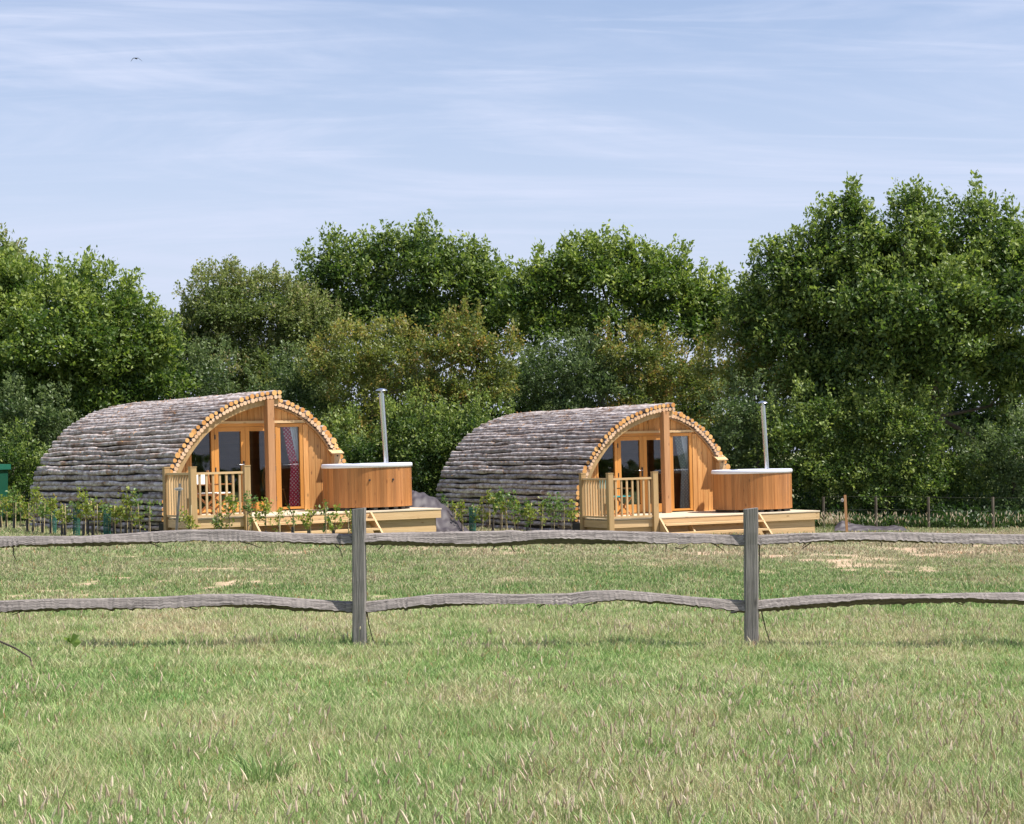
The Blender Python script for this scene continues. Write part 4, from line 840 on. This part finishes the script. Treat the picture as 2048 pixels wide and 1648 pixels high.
# shadowy back row of the hedge
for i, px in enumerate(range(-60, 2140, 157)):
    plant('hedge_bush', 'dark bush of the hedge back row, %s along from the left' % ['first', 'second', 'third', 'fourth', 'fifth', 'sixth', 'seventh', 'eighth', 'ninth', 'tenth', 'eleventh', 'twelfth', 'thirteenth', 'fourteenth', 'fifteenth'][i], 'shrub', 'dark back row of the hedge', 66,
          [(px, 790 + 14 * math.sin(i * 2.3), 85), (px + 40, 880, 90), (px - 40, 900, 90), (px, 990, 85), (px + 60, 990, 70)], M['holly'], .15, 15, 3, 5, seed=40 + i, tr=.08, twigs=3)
# nettles and long grass along the foot of the hedge
rng = np.random.default_rng(78); n = 150000; hx = rng.uniform(-17, 17, n); hy = 51.2 + 6 * rng.random(n) ** 1.2; hh = .85 * (.3 + .65 * sstep(hy, 51, 53)) * fbm(hx * 1.1, hy * 1.1, 3) * (1 + .6 * (hy > 54.5)) + .12; hz = tz(hx, hy) + hh * rng.random(n) ** .7
dd = rng.normal(size=(n, 3)); dd[:, 2] += .8; dd /= np.linalg.norm(dd, axis=1)[:, None]
V, Fq = leafmesh(np.stack([hx, hy, hz], 1), dd, np.full(n, .12), rng, asp=.5); tag(npmesh('undergrowth', V, Fq, M['holly'], T=np.repeat(np.clip(.25 + .3 * fbm(hx * .5, hy, 2) + rng.normal(0, .15, n), 0, 1), 4)), 'nettles and weeds along the foot of the hedge', 'undergrowth', kind='stuff')
# unseen hedge added behind the camera to darken what the panes reflect
rng = np.random.default_rng(77); n = 70000; hx = rng.uniform(-30, 240, n); hh = 2.2 + 3.2 * fbm(hx * .07 + 4, hx * 0 + 2, 3) + .4 * np.sin(hx * .9); hy = -58 + rng.normal(0, 1.0, n); hz = hh * rng.random(n) ** .6
dd = rng.normal(size=(n, 3)); dd /= np.linalg.norm(dd, axis=1)[:, None]
V, Fq = leafmesh(np.stack([hx, hy, hz], 1), dd, np.full(n, .55), rng, asp=.8); tag(npmesh('added_reflection_hedge', V, Fq, M['holly'], T=np.repeat(rng.random(n), 4)), 'unseen hedge added behind the camera to darken the window reflections', 'hedge', kind='stuff')
# ------------------------------------------------------------------ saplings
ORD = ['first', 'second', 'third', 'fourth', 'fifth', 'sixth', 'seventh', 'eighth', 'ninth', 'tenth', 'eleventh', 'twelfth', 'thirteenth', 'fourteenth', 'fifteenth', 'sixteenth', 'seventeenth', 'eighteenth', 'nineteenth', 'twentieth', 'twenty-first', 'twenty-second', 'twenty-third', 'twenty-fourth', 'twenty-fifth', 'twenty-sixth']
def sapling(px, Y, toppy, guard, cane, lush, mat, label, group, seed, basew=0):
    rng = np.random.default_rng(seed); x = (px - PX0) * Y / F; gz = tzf(x, Y); ztop = EYE - (toppy - HY) * Y / F - gz; ztop = max(.35, ztop)
    root = empty('sapling', (x, Y, gz)); tag(root, label, 'sapling', group)
    mb = MB(); lean = rng.normal(0, .05, 2); st = np.array([[0, 0, -.03], [lean[0] * .4, lean[1], ztop * .5], [lean[0], lean[1], ztop * .92]]); mb.tube(st, [.010, .007, .003], 5)
    tips = []
    for k in range(int(3 + 4 * lush)):
        t = rng.uniform(.35, .85); p = st[0] + (st[2] - st[0]) * t; az = rng.random() * 6.28; l = rng.uniform(.10, .26) * (1.2 - t * .5); q = p + np.array([math.cos(az) * l, math.sin(az) * l, l * rng.uniform(.5, 1.4)]); mb.tube([p, q], [.005, .002], 4, cap=False); tips.append((p, q))
    mb.build('stem', M['stemwood'], root)
    n = int(115 * lush + 28); segs = tips + [(st[1], st[2])] * 3; C_ = []; D_ = []
    for _ in range(n):
        p, q = segs[rng.integers(0, len(segs))]; C_.append(p + (q - p) * rng.uniform(.3, 1.05) + rng.normal(0, .028, 3)); d = rng.normal(size=3); d[2] += .3; D_.append(d / np.linalg.norm(d))
    V, Fq = leafmesh(np.array(C_), np.array(D_), np.full(n, .064), rng, asp=.7); npmesh('leaves', V, Fq, M[mat], T=np.repeat(np.clip(rng.normal(.5, .25, n), 0, 1), 4), parent=root)
    if guard == 'black': mb = MB(); mb.tube([(0, 0, -.03), (lean[0] * .2, 0, rng.uniform(.22, .34))], .030, 8, smooth=True, cap=True); mb.build('tree_guard', M['guard'], root)
    if guard == 'green':
        mb = MB(); h = rng.uniform(.5, .62)
        for k in range(14): a = k * 2 * math.pi / 14; mb.tube([(.07 * math.cos(a), .07 * math.sin(a), -.02), (.075 * math.cos(a + .5), .075 * math.sin(a + .5), h)], .0055, 4, cap=False); mb.tube([(.07 * math.cos(a), .07 * math.sin(a), -.02), (.075 * math.cos(a - .5), .075 * math.sin(a - .5), h)], .0055, 4, cap=False)
        for zz in np.arange(.03, h, .05): aa = np.linspace(0, 2 * math.pi, 13); mb.tube(np.stack([.072 * np.cos(aa), .072 * np.sin(aa), aa * 0 + zz], 1), .0045, 4, cap=False)
        mb.build('tree_guard', M['netting'], root)
    if cane:
        l = rng.normal(0, .035) + (cane - 1 if cane is not True else 0); mb = MB(); mb.tube([(.04, -.03, -.05), (.04 + l, -.03, rng.uniform(.6, .74))], .0085, 6, tint=rng.random()); mb.build('cane', M['stick'], root)
    return root
def row(items, group, where, s0):
    for i, it in enumerate(items):
        px, Y, top, g, c, lush, mt = it
        f = {'black': 'with dark guard', 'green': 'with green mesh', None: 'unguarded'}[g]
        h = 'tall' if top < 985 else ('short' if top > 1015 else 'young')
        sapling(px, Y, top, g, c, lush, mt, '%s sapling %s%s, %s %s' % (h, f, ' and cane' if c else '', ORD[i], where), group, s0 + i)
row([(2, 45.2, 985, 'black', 1, 1.3, 'sap'), (13, 44.6, 990, 'black', 1, 1.3, 'sap'), (28, 44, 972, 'black', 1, 1.5, 'sap2'), (42, 46, 980, None, 0, 1.5, 'sap'), (55, 43, 1000, 'black', 1, 1.0, 'sap'), (66, 42.6, 968, 'black', 1, 1.2, 'sap'), (76, 42.2, 975, None, 1, 1.3, 'sap'), (85, 41.9, 1010, 'black', 1, .9, 'sap2'), (101, 41.5, 990, 'black', 1, 1.2, 'sap'), (106, 42.4, 1000, 'green', 0, 1.0, 'sap'), (124, 41.1, 1005, 'black', 1, .9, 'sap'), (130, 40.9, 1030, 'black', 1, .4, 'sap'), (153, 41.0, 1000, 'green', 1, 1.2, 'sap2'), (167, 40.7, 972, 'black', 1, 1.4, 'sap'), (176, 40.6, 995, 'black', 0, 1.2, 'sap'), (185, 40.5, 1000, 'black', 1, 1.0, 'sap')],
    'saplings beside the left cabin', 'from the far left end', 300)
row([(193, 40.4, 1020, None, 1, .6, 'sap'), (214, 40.3, 1000, 'green', 1, .8, 'sap2'), (228, 40.1, 1015, 'black', 1, .9, 'sap'), (240, 40, 1010, None, 1, .9, 'sap'), (251, 39.9, 972, 'black', 1, 1.4, 'sap'), (262, 39.8, 1000, 'black', 1, 1.0, 'sap'), (272, 39.9, 975, None, 0, .8, 'sap2'), (279, 39.7, 1025, None, 1, .5, 'sap'), (297, 39.5, 995, None, 1, .5, 'sap2')],
    'saplings beside the left cabin', 'leftward from the left railing', 330)
row([(378, 37.7, 1030, None, 1, 1.5, 'sap'), (433, 37.5, 1020, 'black', 1, .4, 'sap2'), (443, 37.4, 1022, 'black', 0, .5, 'sap'), (459, 37.4, 985, 'black', 0, 1.3, 'sap'), (496, 37.5, 975, None, 1, 1.7, 'sap2'), (532, 37.3, 990, 'black', 0, 1.3, 'sap'), (557, 37.3, 1015, None, 1, .6, 'sap'), (585, 37.2, 1020, 'black', 1, .3, 'sap2'), (618, 37.2, 1020, 'black', 1, 1.2, 'sap'), (650, 37.1, 1000, None, 1, .9, 'sap2'), (666, 37.2, 1010, 'black', 0, .8, 'sap'), (695, 37.1, 1018, None, 1, .9, 'sap')],
    'saplings in front of the left deck', 'from the left before the left deck', 360)
row([(893, 44, 985, None, 1, .6, 'sap2'), (908, 43.6, 1000, None, 1, .9, 'sap'), (923, 43.3, 995, None, 1, .9, 'sap'), (945, 43, 1005, 'green', 1, .6, 'sap2'), (962, 42.8, 990, None, 1, .9, 'sap'), (976, 42.6, 975, None, 1, 1.5, 'sap'), (985, 42.8, 985, 'black', 0, 1.3, 'sap2'), (1000, 42.4, 970, None, 1, 1.2, 'sap2'), (1012, 42.3, 1000, None, 1, .6, 'sap'), (1030, 42.1, 972, None, 1, 1.0, 'sap2'), (1036, 42.3, 1000, None, 0, .7, 'sap'), (1055, 42, 995, 'black', 0, 1.7, 'sap2'), (1062, 41.8, 1005, None, 0, 1.5, 'sap'), (1079, 41.7, 1000, None, 1, .5, 'sap'), (1105, 41.5, 982, None, 1, 1.8, 'sap2'), (1124, 41.3, 990, None, 1, 1.0, 'sap2'), (1143, 41.2, 995, None, 0, 1.2, 'sap')],
    'saplings beside the right cabin', 'from the left before the right cabin', 400)
# ------------------------------------------------------------------ small things
def draped(name, label, cat, pts, Y, depth, folds, seed, hang=0):
    rng = np.random.default_rng(seed); p = np.array(pts, float); nx, ny = 60, 34; V = []
    for j in range(ny):
        t = j / (ny - 1)
        for i in range(nx):
            s = i / (nx - 1); px = p[0, 0] + (p[-1, 0] - p[0, 0]) * s; py = np.interp(px, p[:, 0], p[:, 1]); y = Y + depth * (t - .5); x = (px - PX0) * Y / F + .25 * (t - .5)
            g = tzf(x, y); h = max(0, EYE - (py - HY) * Y / F - g); prof = math.sin(min(1, t * 1.9) * math.pi / 2) if t < .53 else math.cos((t - .53) / .47 * math.pi / 2) ** .7
            z = g + .01 + h * prof + folds * (.6 + .4 * s) * math.sin(s * 9 + t * 13 + 2 * math.sin(t * 5)) * min(1, h * 3) + folds * .9 * abs(math.sin(s * 17 - t * 15 + math.sin(s * 6))) + folds * .35 * math.sin(s * 41 + t * 12)
            V.append((x + folds * .5 * math.sin(t * 17 + s * 4), y, max(g - .02, z)))
    Fq = np.array([(j * nx + i, j * nx + i + 1, (j + 1) * nx + i + 1, (j + 1) * nx + i) for j in range(ny - 1) for i in range(nx - 1)])
    o = npmesh(name, np.array(V), Fq, M['tarp'], T=np.full(len(V), .5), smooth=True); md = o.modifiers.new('thickness', 'SOLIDIFY'); md.thickness = .006
    return tag(o, label, cat)
draped('tarpaulin', 'dark purplish sheet heaped beside the right end of the left deck', 'tarpaulin', [(800, 990), (830, 985), (850, 988), (870, 1000), (890, 1021), (910, 1042), (932, 1066), (940, 1070)], 43.6, 1.9, .045, 3)
draped('tarpaulin', 'low black sheet lying on the grass by the wooden stake', 'tarpaulin', [(1672, 1052), (1684, 1043), (1700, 1048), (1730, 1053), (1765, 1056), (1790, 1053), (1806, 1056), (1815, 1064)], 47.3, .8, .02, 4)
# sign stakes
def stake(name, label, px, Y, toppy, w, mat, leanx, discpy, discdx, rx, rz):
    x, _, zt_ = at(px, toppy, Y); g = tzf(x, Y); root = empty(name, (x, Y, g)); tag(root, label, 'sign', 'small oval signs on stakes')
    h = zt_ - g; mb = MB(); mb.bar((-leanx * h, 0, -.15), (0, 0, h), w, w, up=(0, 1, 0)); mb.build('stake', mat, root)
    zd = EYE - (discpy - HY) * Y / F - g; mb = MB(); k = 20; a = np.arange(k) * 2 * math.pi / k; dx_ = discdx * Y / F
    mb.prism([(dx_ + rx * math.cos(q), zd + rz * math.sin(q)) for q in a], -w / 2 - .03, -w / 2 - .004); o = mb.build('oval_sign', M['sign'], root)
    mb = MB()      # a line of small lettering too faint to read, cut as marks
    for q in np.linspace(-.6, .6, 9): mb.box((dx_ + rx * q, -w / 2 - .033, zd), (rx * .08, .004, rz * .42))
    mb.build('lettering', M['greypost'], o)
    return root
stake('sign_stake', 'leaning grey stake with an oval sign before the left deck railing', 360, 37.6, 967, .045, M['greypost'], .085, 978, -2, .085, .032)
stake('sign_stake', 'light brown wooden stake with a small oval disc right of the decks', 1690, 46, 990, .055, M['oakpost'], -.06, 1000, -6, .035, .045)
# wire fence at the back
wf = empty('wire_fence', (8, 50.5, tzf(8, 50.5))); tag(wf, 'old wire fence with grey posts along the hedge at the right', 'fence')
P = []
for px in (1648, 1753, 1858, 1987, 2110):
    Y = 50.5; x, _, z = at(px, 994, Y); mb = MB(); mb.tube([(x - 8, 0, -.3), (x - 8 - .02, 0, z - wf.location.z)], .036, 8); mb.build('post', M['twig'], wf); P.append(x - 8)
for zz in (.85, .5): mb = MB(); mb.tube([(x, .04, zz + .02 * math.sin(x)) for x in np.linspace(P[0], P[-1], 30)], .0018, 4); mb.build('wire', M['wire'], wf)
# green shed
Y = 50; xr = (20 - PX0) * (Y + 1.9) / F; g = tzf(xr, Y); zt_ = EYE - (930 - HY) * Y / F
sh = empty('green_shed', (xr - 1.0, Y, g)); tag(sh, 'dark green shed with a lighter flat roof edge at the left edge', 'shed')
H_ = zt_ - g; mb = MB(); mb.box((0, .9, H_ / 2 - .06), (1.94, 1.8, H_ - .1))
for q in np.arange(-.9, .95, .16): mb.box((q, -.006, H_ / 2 - .06), (.14, .012, H_ - .16))
mb.build('wall', M['greenpaint'], sh)
mb = MB(); mb.box((0, .9, H_ - .06), (2.06, 1.95, .14)); mb.build('roof', M['greenroof'], sh)
mb = MB(); mb.box((.45, -.025, H_ / 2 - .12), (.8, .02, H_ - .4)); d = mb.build('door', M['greenpaint'], sh); mb = MB(); mb.box((.1, -.045, .8), (.03, .03, .12)); mb.build('handle', M['handle'], d)
# swallow
bx, by, bz = at(272, 117, 62); br = empty('swallow', (bx, by, bz)); tag(br, 'small dark bird gliding high in the sky at upper left', 'bird')
def skinned(name, verts, edges, rad, mat, parent, lv=2):
    me = bpy.data.meshes.new(name); me.from_pydata(verts, edges, []); me.materials.append(mat); o = link(name, me, parent)
    sk = o.modifiers.new('skin', 'SKIN')
    for v, r in zip(me.skin_vertices[0].data, rad): v.radius = r
    me.skin_vertices[0].data[0].use_root = True
    sb = o.modifiers.new('sub', 'SUBSURF'); sb.levels = lv; sb.render_levels = lv; return o
skinned('body', [(0, 0, 0), (.0, -.05, .004), (0, -.085, .006), (0, .06, .0), (.018, .13, 0), (-.018, .13, 0), (.07, -.01, .018), (.12, .015, -.02), (.19, .06, -.075), (-.07, -.01, .018), (-.12, .015, -.015), (-.18, .06, -.09)],
        [(0, 1), (1, 2), (0, 3), (3, 4), (3, 5), (0, 6), (6, 7), (7, 8), (0, 9), (9, 10), (10, 11)], [(.026, .02), (.02, .018), (.008, .008), (.015, .012), (.004, .003), (.004, .003), (.024, .007), (.018, .005), (.005, .003), (.024, .007), (.018, .005), (.005, .003)], M['birdmat'], br)
# weeds near the fence
x, _, z = at(140, 1270, 16.2); g = tzf(x, 16.2); w = empty('dock_weed', (x, 16.2, g)); tag(w, 'broad bright green leaves of a weed below the fence at left', 'weed')
rng = np.random.default_rng(5); Cn = np.array([(0, 0, z - g - .06)] * 5); Dn = np.array([(.6, -.4, .4), (-.5, -.4, .5), (.1, -.3, .9), (.8, -.2, .0), (-.2, -.8, .2)], float); Dn /= np.linalg.norm(Dn, axis=1)[:, None]
V, Fq = leafmesh(Cn, Dn, np.full(5, .10), rng, asp=.85); npmesh('leaves', V, Fq, M['sap2'], T=np.full(20, .75), parent=w)
mb = MB(); mb.tube([(0, 0, -.02), (0, 0, z - g - .05)], .004, 5); mb.build('stem', M['sap2'], w)
p = [at(a, b, 15.6) for a, b in ((-40, 1262), (0, 1283), (30, 1296), (60, 1315))]; x0, y0, z0 = p[-1]; bs = empty('dead_stem', (x0, y0, z0)); tag(bs, 'arching dark dead stem at the left edge below the fence', 'stem')
mb = MB(); mb.tube([(a - x0, b - y0 + .2 * i * 0, c - z0) for i, (a, b, c) in enumerate(p)] + [(.03, 0, -.1)], [.006, .008, .008, .007, .005], 6); mb.build('stem', M['bark_strip'], bs)
bpy.context.view_layer.update()
